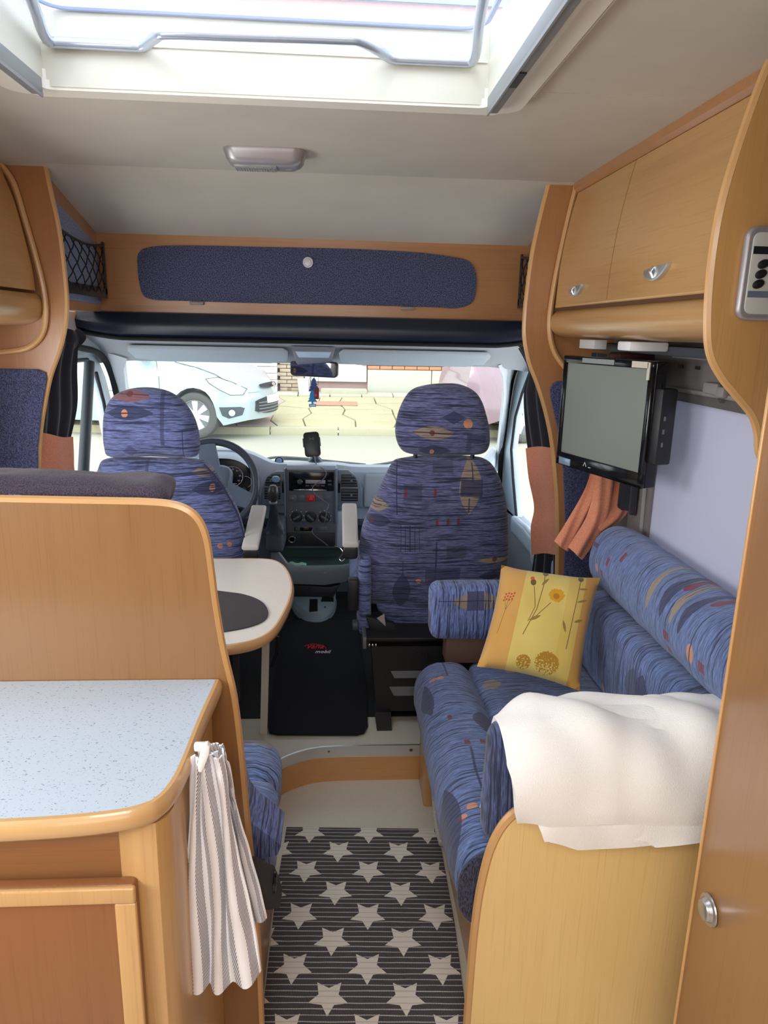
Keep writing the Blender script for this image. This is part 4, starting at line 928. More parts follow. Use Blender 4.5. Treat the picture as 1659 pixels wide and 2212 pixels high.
# ------------------------------------------------------------------ television
tv = thing('television', (.8, 2.1, 1.14), 'small black flat television on a wall arm above the sofa', 'television')
A, B = Vector((.722, 2.29)), Vector((.842, 1.895)); dx = (B-A).normalized(); nr = Vector((dx.y, -dx.x))
if nr.x > 0: nr = -nr
L = (B-A).length
def tvM():  # local x along width A->B, local y out of the back, z up
    M = Matrix.Identity(4); M.col[0] = (*dx, 0, 0); M.col[1] = (*(-nr), 0, 0); M.col[2] = (0, 0, 1, 0); M.col[3] = (*A, 0, 1); return M
M = tvM(); z0, z1 = 1.142, 1.487
shell = box(0, L, .004, .045, z0, z1, .006, 3, M=M); finish(shell, 'casing', BLKG, tv)
bzm = bmesh.new()
box(0, L, -.006, .006, z0, z0+.042, .003, bm=bzm, M=M); box(0, L, -.006, .006, z1-.022, z1, .003, bm=bzm, M=M)
box(0, .019, -.006, .006, z0+.01, z1-.01, .003, bm=bzm, M=M); box(L-.019, L, -.006, .006, z0+.01, z1-.01, .003, bm=bzm, M=M)
finish(bzm, 'bezel', BLKG, tv)
finish(box(.017, L-.017, -.001, .005, z0+.04, z1-.020, M=M), 'screen', mat('screen', S(124, 128, 120), .34, Coat_Weight=.3, Coat_Roughness=.35), tv)
finish(box(L-.02, L+.03, .008, .06, z0+.07, z1-.07, .006, M=M), 'port_housing', BLK, tv)
finish(box(.02, .08, -.008, -.004, z0+.004, z0+.026, .001, M=M), 'sticker', mat('sticker_silver', S(150, 170, 190), .3, .4), tv)
finish(box(.10, .25, -.0075, -.0055, z1-.018, z1-.004, M=M), 'label_strip', mat('strip_silver', S(150, 156, 156), .4, .3), tv)
finish(box(L-.085, L-.018, -.0085, -.0055, z1-.020, z1-.003, M=M), 'paper_strip', mat('strip_cream', S(206, 200, 184), .6), tv)
finish(box(L-.022, L-.012, -.0085, -.0055, z1-.05, z1-.004, M=M), 'paper_strip', mat('strip_cream'), tv)
for s_, x_ in (('V', .155), ('v', .178)): pass
lg_ = bmesh.new(); tube([M @ Vector((.150, -.0075, z0+.018)), M @ Vector((.157, -.0075, z0+.030)), M @ Vector((.164, -.0075, z0+.018))], .0012, 4, bm=lg_)
tube([M @ Vector((.176, -.0075, z0+.018)), M @ Vector((.186, -.0075, z0+.018))], .0012, 4, bm=lg_)
finish(lg_, 'logo', mat('logo_white', S(220, 220, 220), .4), tv)
for i in range(3): finish(box(L+.0295, L+.031, .02+.0, .026, z0+.12+i*.035, z0+.132+i*.035, M=M), 'port_mark', plast('port_grey', S(120, 120, 124), .5), tv)
arm = bmesh.new(); tube([M @ Vector((L*.5, .04, 1.32)), Vector((.92, 2.18, 1.32)), Vector((XR, 2.25, 1.32))], .016, 8, bm=arm)
finish(arm, 'wall_arm', BLK, tv)

# ------------------------------------------------------------------ sofa window with pulled blind
w4 = struct('window_1', (XR, 1.7, .86))
wf = bmesh.new(); FRM = plast('window_frame_shaded', S(124, 118, 116), .55)  # frame colour lowered to stand in for the little light reaching it
for q in ((1.16, 2.28, 1.40, 1.50), (1.16, 2.28, .80, .88), (2.12, 2.28, .86, 1.42)): box(XR-.028, XR-.002, *q, .004, bm=wf)
finish(wf, 'window_frame', FRM, w4)
BLN = mat('blind_cloth', S(196, 196, 214), .8); t = NT(BLN); tl = t.n('BsdfTranslucent', None, Color=(.9, .9, 1, 1)); ms = t.n('MixShader', None, _0=.16); t.L.new(t.b.outputs[0], ms.inputs[1]); t.L.new(tl.outputs[0], ms.inputs[2]); t.L.new(ms.outputs[0], t.N['Material Output'].inputs[0])
finish(box(XR-.018, XR-.012, 1.18, 2.125, .84, 1.395), 'blind', BLN, w4)
finish(box(XR-.032, XR-.012, 1.18, 2.135, 1.375, 1.402, .003), 'blind_rail', plast('rail_dark', S(96, 92, 90), .5), w4)
finish(tube([(XR-.03, 2.15, .85), (XR-.034, 2.152, 1.10), (XR-.03, 2.155, 1.38), (XR-.03, 2.13, 1.405), (XR-.03, 1.3, 1.41)], .007, 8), 'frame_lip', plast('lip_grey', S(150, 146, 144), .5), w4)
v = P(1541, 842, X=XR-.035); lt = bmesh.new(); box(XR-.045, XR-.03, v.y-.035, v.y+.04, v.z-.012, v.z+.018, .006, bm=lt); box(XR-.05, XR-.03, v.y-.075, v.y-.035, v.z-.016, v.z+.012, .006, bm=lt)
finish(lt, 'window_latch', plast('latch_grey', S(146, 142, 142), .4), w4)
finish(lathe([(0, 0), (.026, 0), (.028, .003), (.022, .006), (0, .006)], (XR-.03, v.y-.045, v.z-.002), (-1, 0, 0), 24), 'latch_disc', glass('latch_clear', (.8, .8, .8), .1), w4)
for px, py in ((1472, 792), (1508, 795), (1546, 798)):
    v = P(px, py, X=XR-.028); finish(box(XR-.031, XR-.027, v.y-.012, v.y+.012, v.z-.004, v.z+.005), 'frame_slot', BLK, w4)
finish(box(XR+.012, XR+.018, 1.16, 2.28, .85, 1.5), 'pane', CLEAR, w4)
finish(box(.90, .985, YN+.01, 2.56, 1.50, 1.525, .003), 'pelmet_rail', DGREY, w4)
finish(box(.93, .955, 1.47, 2.0, 1.494, 1.503, .003), 'cable_trunk', plast('trunk', S(120, 116, 112), .5), w4)
# dark curtain by the television
def pleat(p_top, p_bot, amp, nf, drift=0, th=.003, nu=50, nv=30, ph=0, curve=None):
    (a0, a1), (b0, b1) = p_top, p_bot
    def fn(u, v):
        A_, B_ = Vector(a0).lerp(Vector(b0), v), Vector(a1).lerp(Vector(b1), v)
        q = A_.lerp(B_, u); d = (B_-A_).normalized(); nn = Vector((-d.y, d.x, 0))
        if curve: q = q+Vector(curve(u, v))
        return q+nn*amp*math.sin(u*nf*2*pi+ph+v*drift)*(.6+.4*math.sin(v*2.2))+noise.noise_vector(Vector((u*4, v*3, ph)))*.004
    return sheet(fn, nu, nv, th)
tag(finish(pleat(((.965, 2.20, 1.49), (.90, 2.56, 1.49)), ((.965, 2.20, .99), (.92, 2.56, .99)), .014, 5), 'window_curtain', CURT), 'dark folded curtain in the corner behind the television', 'curtain')
oc2 = thing('curtain_tieback', (.85, 2.35, .7), 'orange cloth curtain tie hanging in folds below the television', 'curtain tie')
def strip(pts, wid, th, name, parent, seed):
    c = cat(pts, 8); n = len(c)-1
    def fn(u, v):
        k = v*n; i = min(int(k), n-1); q = c[i].lerp(c[i+1], k-i); d = (c[i+1]-c[i]).normalized(); s = Vector((d.z, 0, -d.x)).normalized()
        w = wid[0]+(wid[1]-wid[0])*v
        return q+s*w*(u-.5)+Vector((0, -.022*math.sin(u*pi)+.006*math.sin(u*9+seed+v*4), 0))
    return finish(sheet(fn, 18, 30, th), name, ORANGE, parent)
g = lambda x, y, Y: P(x, y, Y=Y)
strip([g(1300, 1000, 2.36), g(1278, 1060, 2.34), g(1246, 1120, 2.31), g(1212, 1180, 2.27)], (.05, .06), .006, 'long_fold', oc2, 0)
strip([g(1312, 1000, 2.33), g(1302, 1070, 2.30), g(1284, 1130, 2.27), g(1243, 1195, 2.22)], (.07, .066), .006, 'front_fold', oc2, 2)
strip([g(1335, 1010, 2.35), g(1342, 1060, 2.33), g(1333, 1105, 2.30), g(1290, 1140, 2.27)], (.10, .05), .006, 'rear_fold', oc2, 4)
# small things under the cupboard
tag(finish(box(.80, .84, 2.26, 2.40, 1.508, 1.536, .001), 'instruction_sheet', plast('paper', S(205, 200, 196), .7)), 'small white printed card fixed under the cupboard at its far end', 'card')
tag(finish(box(.79, .90, 1.955, 2.045, 1.510, 1.536, .006), 'power_adapter', WHT), 'white box fixed under the cupboard above the television', 'adapter')
tag(finish(box(.86, .98, 2.20, 2.30, 1.40, 1.50, .01), 'leather_case', plast('oxblood', S(70, 36, 34), .4)), 'dark red-brown case tucked behind the television', 'case')

# ------------------------------------------------------------------ cab mat, rug, hose
mp_ = [P(x, y, Z=.14) for x, y in ((583, 1583), (578, 1560), (600, 1450), (612, 1345), (640, 1338), (772, 1338), (780, 1400), (790, 1480), (793, 1570), (786, 1583), (770, 1587), (600, 1586))]
cm = finish(prism([(v.x, v.y) for v in mp_], 'Z', .1345, .143, .002), 'cab_mat', CARP); tag(cm, 'black carpet mat with small embroidered red and white logo between the cab seats', 'mat')
mb = [Vector((v.x, v.y, .142)) for v in mp_]; finish(tube(mb, .0035, 6, True), 'bound_edge', mat('binding', S(14, 14, 18), .9), cm)
v = P(683, 1399, Z=.144); text('vana', .044, (v.x-.006, v.y+.016, .1436), (0, 0, -.03), mat('thread_red', S(235, 40, 50), .8), cm, 'lettering', .0008, .3, Matrix.Diagonal((1, 1.75, 1, 1)))
v = P(692, 1405, Z=.144); text('mobil', .030, (v.x+.010, v.y-.014, .1438), (0, 0, -.03), mat('thread_white', S(235, 235, 238), .8), cm, 'lettering', .0008, .3, Matrix.Diagonal((1, 1.4, 1, 1)))
a = P(668, 1393, Z=.1445); finish(tube(cat([P(657, 1396, Z=.1445), P(676, 1391, Z=.1445), P(700, 1396, Z=.1445), P(705, 1405, Z=.1445)], 5), .0012, 5), 'logo_swoosh', mat('thread_red'), cm)
RUG = mat('star_rug', S(62, 58, 60), .95); t = NT(RUG); sp = t.n('SeparateXYZ', None, _0=t.n('Mapping', {'vector_type': 'TEXTURE'}, Vector=t.pos(), Location=(.0138, 1.894, 0), Rotation=(0, 0, -.05)).outputs[0])
X, Y = sp.outputs[0], sp.outputs[1]; PX, PY = .1845, .0833
def star(ox, oy):
    x = t.ma('MULTIPLY', t.ma('SUBTRACT', t.ma('FRACT', t.ma('ADD', t.ma('DIVIDE', X, PX), .5+ox)), .5), PX)
    y = t.ma('MULTIPLY', t.ma('SUBTRACT', t.ma('FRACT', t.ma('ADD', t.ma('DIVIDE', Y, 2*PY), .5+oy)), .5), 2*PY)
    y = t.ma('ADD', y, .003)
    r = t.ma('SQRT', t.ma('MULTIPLY_ADD', x, x, t.ma('MULTIPLY', y, y)))
    th = t.ma('ARCTAN2', x, t.ma('MULTIPLY', y, -1))
    k = 2*pi/5; a_ = t.ma('ABSOLUTE', t.ma('SUBTRACT', t.ma('MULTIPLY', t.ma('FRACT', t.ma('ADD', t.ma('DIVIDE', th, k), .5)), k), k/2))
    R_, r_ = .050, .0252   # tip and notch radii; half-plane through tip (angle 0) and notch (36 degrees)
    qx, qy = t.ma('MULTIPLY', r, t.ma('COSINE', a_)), t.ma('MULTIPLY', r, t.ma('SINE', a_))
    nx, ny = r_*math.sin(pi/5), R_-r_*math.cos(pi/5); d_ = R_*nx
    return t.ma('LESS_THAN', t.ma('ADD', t.ma('MULTIPLY', qx, nx), t.ma('MULTIPLY', qy, ny)), d_)
sm = t.ma('MAXIMUM', star(0, 0), star(.5, .5))
rib = t.ma('FRACT', t.ma('ADD', t.ma('MULTIPLY', Y, 62), t.ma('MULTIPLY', t.noise(t.pos(), (9, 60, 9), 1, 2), .35)))
ln = t.ma('LESS_THAN', rib, .17); dots = t.ma('GREATER_THAN', t.ma('FRACT', t.ma('MULTIPLY', X, 170)), .25)
lnd = t.ma('MULTIPLY', ln, t.ma('MULTIPLY_ADD', dots, .4, .5))
gr = t.noise(t.pos(), (500, 120, 1), 1, 2)
dk = t.mix(gr, S(58, 54, 58), S(98, 93, 96)); dk = t.mix(lnd, dk, S(206, 200, 190)); wh = t.mix(gr, S(226, 218, 204), S(240, 234, 222)); wh = t.mix(t.ma('MULTIPLY', ln, .35), wh, S(150, 140, 130))
t.col(t.mix(sm, dk, wh)); t.bump(rib, .5, .002)
a, b_ = P(619, 1786, Z=.006), P(948, 1790, Z=.006)
rg = [(a.x, a.y), (b_.x, b_.y), (.331, 1.9), (.326, 1.6), (.305, YC), (.288, .9), (-.24, .9), (-.163, YC), (-.163, 1.66), (-.160, 1.8)]
tag(finish(prism(rg, 'Z', .0005, .006, .0015), 'star_rug', RUG), 'dark grey ribbed rug with cream stars on the aisle floor', 'rug')
hs = cat([(.330, 2.085, .075), (.327, 2.05, .07), (.324, 2.0, .045), (.328, 1.95, .018), (.333, 1.90, .012)], 14)
rr = [.008+.0012*math.sin(i*2.2) for i in range(len(hs))]
tag(finish(tube(hs, rr, 8), 'corrugated_hose', plast('hose_white', S(206, 204, 200), .5)), 'short pale corrugated hose at the foot of the sofa base', 'hose')
# ------------------------------------------------------------------ cab shell
HEAD = plast('headliner_grey', S(168, 170, 172), .85)
PILL = plast('pillar_grey', S(212, 218, 222), .6)
LIN = plast('dark_shelf_vinyl', S(22, 32, 50), .3)
# dark rolled shelf lip under the header board
sh_ = thing('cab_shelf_lip', (-.1, 3.1, 1.5), 'long dark blue vinyl roll under the header board across the cab', 'trim roll')
R_ = []
for i in range(41):
    k = i/40; x = XL+.06+(XR-.06-XL-.06)*k; e = max(0, 1-min(k, 1-k)/.13); up_ = .045*e**1.5
    R_.append([Vector((x, y, z+(up_ if z < 1.56 else 0))) for y, z in ((3.16, 1.605), (3.12, 1.60), (3.098, 1.575), (3.09, 1.545), (3.098, 1.515), (3.12, 1.502), (3.17, 1.498), (3.2, 1.50), (3.2, 1.605))])
finish(loft(R_), 'roll', LIN, sh_)
finish(tube([r[5]+Vector((0, -.004, -.006)) for r in R_], .008, 8), 'rubber_lip', RUB, sh_)
cr = struct('ceiling', (-.1, 3.3, 1.4))
hd = []
for i in range(31):
    k = i/30; x = -1.13+2.06*k; e = max(0, 1-min(k, 1-k)/.09)
    hd.append([Vector((x, 3.15, 1.50+.03*e)), Vector((x, 3.25, 1.485)), Vector((x, 3.36, 1.455)), Vector((x, 3.455, 1.405-.012*e)), Vector((x, 3.49, 1.392-.02*e)), Vector((x, 3.52, 1.40)), Vector((x, 3.52, 1.56)), Vector((x, 3.15, 1.58))])
finish(loft(hd), 'headliner', HEAD, cr)
finish(box(XL, XR, 2.60, 3.7, 2.09, 2.11), 'cab_roof', HEAD, cr); finish(box(XL, XR, 3.5, 3.52, 1.42, 2.09), 'roof_front', HEAD, cr)
# sun visors and console
def visor(x0, x1, lab):
    t_ = thing('sun_visor', ((x0+x1)/2, 3.4, 1.44), lab, 'sun visor')
    def q(x, k, d): return Vector((x, 3.285+.165*k, 1.468-.062*k-d))
    pts = []
    b = bmesh.new(); o = [(x0+.02, 0), (x1-.02, 0), (x1, .2), (x1-.01, .80), (x1-.05, .84), (x1-.085, 1.0), (x0+.085, 1.0), (x0+.05, .84), (x0+.01, .80), (x0, .2)]
    va = [b.verts.new(q(x, k, 0)) for x, k in o]; vb = [b.verts.new(q(x, k, .016)) for x, k in o]; n = len(o)
    b.faces.new(va); b.faces.new(vb)
    for i in range(n): b.faces.new((va[i], va[(i+1) % n], vb[(i+1) % n], vb[i]))
    bmesh.ops.recalc_face_normals(b, faces=b.faces)
    finish(bev(b, .005, 2), 'visor_board', plast('visor_grey', S(176, 184, 190), .75), t_)
    for x in (x0+.06, x1-.06): finish(tube([q(x-.02, .93, .004), q(x+.02, .93, .004)], .006, 8), 'clip', DGREY, t_)
visor(-.92, -.215, 'pale grey sun visor on the driver side of the windscreen')
visor(.01, .70, 'pale grey sun visor on the passenger side of the windscreen')
ic = thing('ceiling_console', (-.10, 3.35, 1.44), 'grey console with pale lamp lens above the rear-view mirror', 'console')
b = bmesh.new(); quadbox([(-.20, 3.27, 1.475), (-.005, 3.27, 1.475), (-.02, 3.47, 1.398), (-.19, 3.47, 1.398)], [(-.19, 3.28, 1.455), (-.015, 3.28, 1.455), (-.03, 3.46, 1.385), (-.18, 3.46, 1.385)], b)
finish(bev(b, .006), 'console_body', plast('console_grey', S(128, 132, 140), .6), ic)
b = bmesh.new(); quadbox([(-.185, 3.285, 1.456), (-.02, 3.285, 1.456), (-.03, 3.35, 1.431), (-.175, 3.35, 1.431)], [(-.18, 3.287, 1.450), (-.025, 3.287, 1.450), (-.035, 3.348, 1.425), (-.17, 3.348, 1.425)], b)
finish(bev(b, .002), 'lamp_lens', plast('lens_pale', S(190, 204, 220), .25), ic)
# windscreen
wsc = struct('window_2', (-.1, 3.7, .9))
TLc, TRc = (-.985, 3.49, 1.385), (.80, 3.49, 1.385); BLc, BRc = (-1.06, 4.02, .80), (.91, 4.02, .80)
b = bmesh.new(); vs = [b.verts.new(Vector(c)) for c in ((-1.02, 3.49, 1.40), (.84, 3.49, 1.40), (.95, 4.03, .79), (-1.10, 4.03, .79))]; b.faces.new(vs)
bmesh.ops.solidify(b, geom=b.faces[:], thickness=.005); finish(b, 'windscreen', TINT, wsc)
# A pillars: inner edge on the glass, outer edge on the door seal
def pillar(inner, outer, name, rev=1):
    R_ = []
    for a, o in zip(inner, outer):
        a, o = Vector(a), Vector(o); md = (a+o)/2+Vector((-.012*rev*0, -.03, 0))
        R_.append([a, a+Vector((0, -.018, -.01)), md, o, o+Vector((0, .06, .03)), a+Vector((0, .03, .02))])
    b = loft(R_); ob = finish(b, name, PILL); tag(ob, kind='structure'); return ob
inL = [(-.955, 3.46, 1.41), (-.985, 3.50, 1.36), (-1.005, 3.58, 1.27), (-1.02, 3.68, 1.16), (-1.04, 3.84, .98), (-1.06, 4.0, .80)]
SLL = [(3.0, 1.47), (3.15, 1.453), (3.33, 1.433), (3.454, 1.387), (3.534, 1.309), (3.586, 1.218), (3.654, 1.11), (3.80, .86), (3.85, .6)]
SLR = [(3.2, 1.46), (3.34, 1.446), (3.55, 1.42), (3.70, 1.354), (3.77, 1.241), (3.83, 1.037), (3.87, .855), (3.84, .6)]
ouL = [(-1.062, 3.42, 1.43), (-1.062, 3.50, 1.37), (-1.062, 3.58, 1.27), (-1.062, 3.65, 1.16), (-1.062, 3.77, .95), (-1.07, 3.86, .78)]
pillar(inL, ouL, 'trim_2')
inR = [(.765, 3.46, 1.41), (.80, 3.50, 1.36), (.83, 3.58, 1.27), (.85, 3.68, 1.16), (.88, 3.84, .98), (.905, 4.0, .80)]
ouR = [(.90, 3.52, 1.44), (.905, 3.64, 1.41), (.91, 3.76, 1.30), (.915, 3.80, 1.18), (.92, 3.87, .98), (.925, 3.92, .80)]
pillar(inR, ouR, 'trim_3')
# corner headliner above the doors
for nm, x0, x1, s in (('trim_4', XL, -1.055, -1), ('trim_5', .905, XR, 1)):
    tag(finish(box(x0, x1, 2.64, 3.5, 1.425, 1.60, .01), nm, HEAD), kind='structure')
# cab doors
def cabdoor(name, X, s, seal, mw, qw, belt, wx0):
    d = struct(name, (X, 3.1, .2))
    # lower door body, frame pieces and glass, all in the door plane
    finish(box(min(X, X+s*.05), max(X, X+s*.05), 2.66, 4.0, -.3, belt, .004), 'door_panel', GREY, d)
    for k, pg in enumerate(mw): finish(prism(pg, 'X', X, X+s*.035, .003), 'door_frame', plast('door_frame_grey', S(200, 212, 218), .5), d)
    finish(box(X+s*.015, X+s*.019, 2.66, 3.95, belt, 1.46), 'pane', CLEAR, d)
    finish(tube(seal, .014, 8), 'door_seal', RUB, d)
    return d
zl = lambda px, py, X=-1.08: (lambda v: (v.y, v.z))(P(px, py, X=X))
sealL = cat([(-1.056, y, z) for y, z in SLL], 5); sealR = cat([(.905, y, z) for y, z in SLR], 5)
BLT = .86
# frame: roof strip, sloped front strip, upright divider bar
frameL = [[(2.66, 1.40), (3.30, 1.40), (3.38, 1.36), (3.40, 1.31), (3.48, 1.195), (3.52, 1.08), (3.62, .86), (3.80, .86), (3.67, 1.11), (3.60, 1.218), (3.55, 1.309), (3.47, 1.387), (3.33, 1.44), (2.66, 1.47)]]
d1_ = cabdoor('door_1', -1.09, -1, sealL, frameL, None, BLT, 0)
finish(tube([(-1.085, 3.32, 1.39), (-1.085, 3.10, .86)], .022, 10), 'window_bar', plast('bar_rubber', S(44, 52, 60), .5), d1_)
finish(tube([(-1.08, 3.355, 1.38), (-1.08, 3.145, .86)], .008, 8), 'bar_edge', LGREY, d1_)
finish(tube([(-1.08, 3.385, 1.34), (-1.08, 3.465, 1.195), (-1.08, 3.50, 1.08), (-1.08, 3.60, .86)], .008, 8), 'quarter_seal', RUB, d1_)
finish(tube([(-1.085, 2.66, 1.40), (-1.085, 3.30, 1.40)], .008, 8), 'window_seal', DGREY, d1_)
frameR = [[(2.66, 1.42), (3.2, 1.41), (3.45, 1.37), (3.572, 1.262), (3.678, 1.135), (3.719, .96), (3.642, .826), (3.521, .633), (3.86, .60), (3.89, .855), (3.85, 1.04), (3.79, 1.24), (3.72, 1.36), (3.56, 1.43), (3.2, 1.47), (2.66, 1.48)]]
d2_ = cabdoor('door_2', .92, 1, sealR, frameR, None, .64, 0)
finish(tube([(.918, 3.3, 1.395), (.918, 3.45, 1.365), (.918, 3.56, 1.262), (.918, 3.665, 1.135), (.918, 3.705, .96), (.918, 3.63, .826), (.918, 3.51, .65)], .007, 8), 'window_seal', RUB, d2_)
finish(cushion(.885, .925, 2.75, 3.5, .57, .66, .03), 'door_ledge', plast('ledge', S(170, 182, 194), .55), d2_)
hd_ = cat([(.92, 2.98, .60), (.90, 2.98, .64), (.895, 3.0, .66), (.895, 3.04, .66), (.895, 3.07, .63), (.895, 3.07, .56), (.92, 3.07, .52)], 4)
finish(tube(hd_, .014, 8), 'pull_handle', plast('handle_pale', S(186, 196, 204), .5), d2_)
finish(prism([(2.80, .48), (2.86, .68), (2.93, .70), (2.96, .48)], 'X', .90, .93, .006), 'door_pocket', plast('pocket_blue', S(92, 116, 140), .5), d2_)
# mirrors outside the cab doors
mm = thing('door_mirror', (1.12, 3.5, .82), 'black door mirror outside the passenger window', 'mirror')
finish(cushion(1.06, 1.24, 3.44, 3.53, .75, 1.0, .035), 'housing', plast('mirror_black', S(70, 84, 94), .4), mm)
finish(tube([(.97, 3.5, .84), (1.08, 3.49, .86)], .02, 8), 'mirror_arm', BLK, mm)
# cab curtains
def CR(u, v): return (0, 0, 0)
cu1 = thing('cab_curtain', (.85, 2.8, .4), 'dark pleated cab curtain on the passenger side with orange band', 'curtain')
g = lambda x, y, Y: P(x, y, Y=Y)
def curt(Ll, Rl, amp, nf, mtl, name, parent, th=.003, ph=0):
    a, b = cat(Ll, 10), cat(Rl, 10)
    def fn(u, v):
        k = v*(len(a)-1); i = min(int(k), len(a)-2); A_, B_ = a[i].lerp(a[i+1], k-i), b[i].lerp(b[i+1], k-i)
        q = A_.lerp(B_, u); d = (B_-A_).normalized(); nn = Vector((-d.y, d.x, 0)).normalized()
        return q+nn*(amp*math.sin(u*nf*2*pi+ph+.5*math.sin(v*4)))+Vector((0, 0, .004*math.sin(u*7)))
    return finish(sheet(fn, 60, 40, th), name, mtl, parent)
Ll = [g(1120, 752, 2.88), g(1140, 800, 2.88), g(1130, 850, 2.88), g(1134, 920, 2.88), g(1144, 992, 2.88)]
Rl = [g(1165, 745, 2.68), g(1195, 800, 2.68), g(1215, 850, 2.68), g(1225, 920, 2.68), g(1230, 992, 2.68)]
curt(Ll, Rl, .009, 4, CURT, 'upper_cloth', cu1)
curt([g(1119, 748, 2.87), g(1128, 758, 2.87), g(1137, 773, 2.87)], [g(1140, 738, 2.84), g(1155, 745, 2.84), g(1150, 770, 2.84)], .008, 1.5, CURT, 'gathered_heading', cu1)
curt([g(1137, 968, 2.85), g(1142, 1030, 2.85), g(1154, 1095, 2.85), g(1148, 1140, 2.85), g(1151, 1198, 2.85)], [g(1235, 962, 2.63), g(1240, 1030, 2.63), g(1245, 1095, 2.63), g(1245, 1140, 2.63), g(1245, 1194, 2.63)], .008, 1.2, ORANGE, 'orange_band', cu1, .006)
curt([g(1156, 1178, 2.875), g(1148, 1230, 2.875), g(1140, 1300, 2.875)], [g(1225, 1172, 2.68), g(1230, 1230, 2.68), g(1230, 1300, 2.68)], .009, 4, CURT, 'lower_cloth', cu1)
cu2 = thing('cab_curtain', (-1.0, 2.8, .4), 'dark pleated cab curtain on the driver side with orange band', 'curtain')
curt([g(100, 720, 2.68), g(80, 800, 2.68), g(75, 900, 2.68), g(70, 970, 2.68)], [g(168, 745, 2.86), g(165, 800, 2.86), g(166, 880, 2.86), g(150, 965, 2.85)], .008, 3.5, CURT, 'upper_cloth', cu2)
curt([g(132, 712, 2.8), g(128, 730, 2.8), g(118, 762, 2.8)], [g(172, 712, 2.86), g(186, 732, 2.86), g(165, 758, 2.86)], .008, 1.5, CURT, 'gathered_heading', cu2)
curt([g(70, 934, 2.64), g(62, 980, 2.64), g(60, 1060, 2.64)], [g(158, 945, 2.85), g(160, 985, 2.85), g(160, 1060, 2.85)], .006, 1.2, ORANGE, 'orange_band', cu2, .006)
tag(finish(tube([(-1.045, 2.895, 1.13), (-1.045, 2.905, 1.0), (-1.045, 2.905, .80)], .006, 6), 'tassel_cord', plast('cord_grey', S(110, 104, 100), .8)), 'thin grey cord hanging beside the driver side curtain', 'cord')

# ------------------------------------------------------------------ dashboard
DASH = plast('dash_grey', S(172, 186, 202), .5); DASHD = plast('dash_dark', S(108, 120, 134), .5); STK = plast('stack_dark', S(88, 94, 104), .4)
da = thing('dashboard', (-.1, 3.5, .5), 'grey-blue van dashboard with dark centre console beneath the windscreen', 'dashboard')
def secs(x):
    "yz section of the dash; binnacle hump on the driver side"
    hmp = .075*math.exp(-((x+.56)/.23)**4); mid = .012*math.exp(-((x+.11)/.16)**6)
    edge = .0
    return [(4.05, .76), (3.85, .82+hmp*.3), (3.6, .875+hmp*.8), (3.42, .925+hmp+mid), (3.365, .922+hmp+mid), (3.345, .90+hmp*.6), (3.35, .84), (3.37, .74), (3.40, .66), (3.50, .60), (3.8, .55), (4.05, .55)]
xs = [-1.05+1.94*i/52 for i in range(53)]
bend = lambda x: .55*max(0, (x-.66)/.22)**2 if x > .66 else (.3*max(0, (-.88-x)/.17)**2)
finish(loft([[(x, min(4.05, y+bend(x)), z) for y, z in secs(x)] for x in xs]), 'dash_body', DASH, da)
finish(box(-1.08, .90, 3.80, 4.05, .12, .60, .02), 'lower_firewall', DASHD, da)
Y0 = 3.305
def rc(px0, py0, px1, py1, Y=Y0):
    a, b = P(px0, py0, Y=Y), P(px1, py1, Y=Y); return a.x, b.x, b.z, a.z
def plate(name, px0, py0, px1, py1, dep, mt_, parent, r=.003, Y=Y0, back=None):
    x0, x1, z0, z1 = rc(px0, py0, px1, py1, Y); return finish(box(x0, x1, Y-dep, back or Y+.06, z0, z1, r), name, mt_, parent)
cs = plate('centre_stack', 616, 1010, 727, 1185, 0, STK, da, .008)
x0, x1, z0, z1 = rc(619, 1003, 726, 1016); finish(box(x0, x1, Y0-.006, 3.37, z0, z1-.002, .006), 'stack_hood', DASH, da)
for px in (613, 724): plate('stack_trim', px, 1012, px+5, 1130, .006, plast('trim_blue', S(110, 124, 142), .4), da)
# radio
ra = thing('car_radio', rc(670, 1060, 670, 1060)[:1]+(Y0, .84), 'black car radio with silver display strip in the dashboard centre', 'radio')
plate('radio_body', 624, 1019, 721, 1060, .008, BLKG, ra)
a, b, c, d = rc(640, 1033, 656, 1047); finish(lathe([(.0115, 0), (.0125, .004), (.010, .006), (.008, .002), (0, .002)], ((a+b)/2, Y0-.008, (c+d)/2), (0, -1, 0), 24), 'volume_knob', mat('knob_ring', S(96, 98, 104), .3, .6), ra)
plate('display', 660, 1036, 703, 1044, .0095, plast('display_grey', S(150, 152, 156), .3), ra, .001)
plate('disc_lip', 634, 1056, 706, 1059, .014, CHR, ra, .001)
for i in range(4): plate('radio_button', 660+i*11, 1047, 668+i*11, 1050, .0095, DGREY, ra, .0005)
for i in range(2): plate('radio_button', 708, 1036+i*8, 716, 1040+i*8, .0095, DGREY, ra, .0005)
# switch row
for i, px in enumerate((624, 643, 663, 681, 700)):
    o = plate('hazard_button' if i == 2 else 'switch', px, 1069, px+17, 1083, .007 if i == 2 else .004, mat('hazard_red', S(200, 30, 44), .4) if i == 2 else STK, da, .002)
    if i == 2:
        v = P(671.5, 1077, Y=Y0-.0085); w_ = .006
        finish(tube([(v.x-w_, Y0-.0085, v.z-.004), (v.x+w_, Y0-.0085, v.z-.004), (v.x, Y0-.0085, v.z+.006)], .0008, 4, True), 'hazard_triangle', mat('print_white', S(235, 225, 225), .5), o)
    elif i in (0, 3):
        v = P(px+8.5, 1076, Y=Y0-.005); finish(lathe([(.003, 0), (.004, .001), (.003, .001)], (v.x, Y0-.0045, v.z), (0, -1, 0), 12), 'switch_icon', plast('icon_grey', S(130, 134, 140), .5), o)
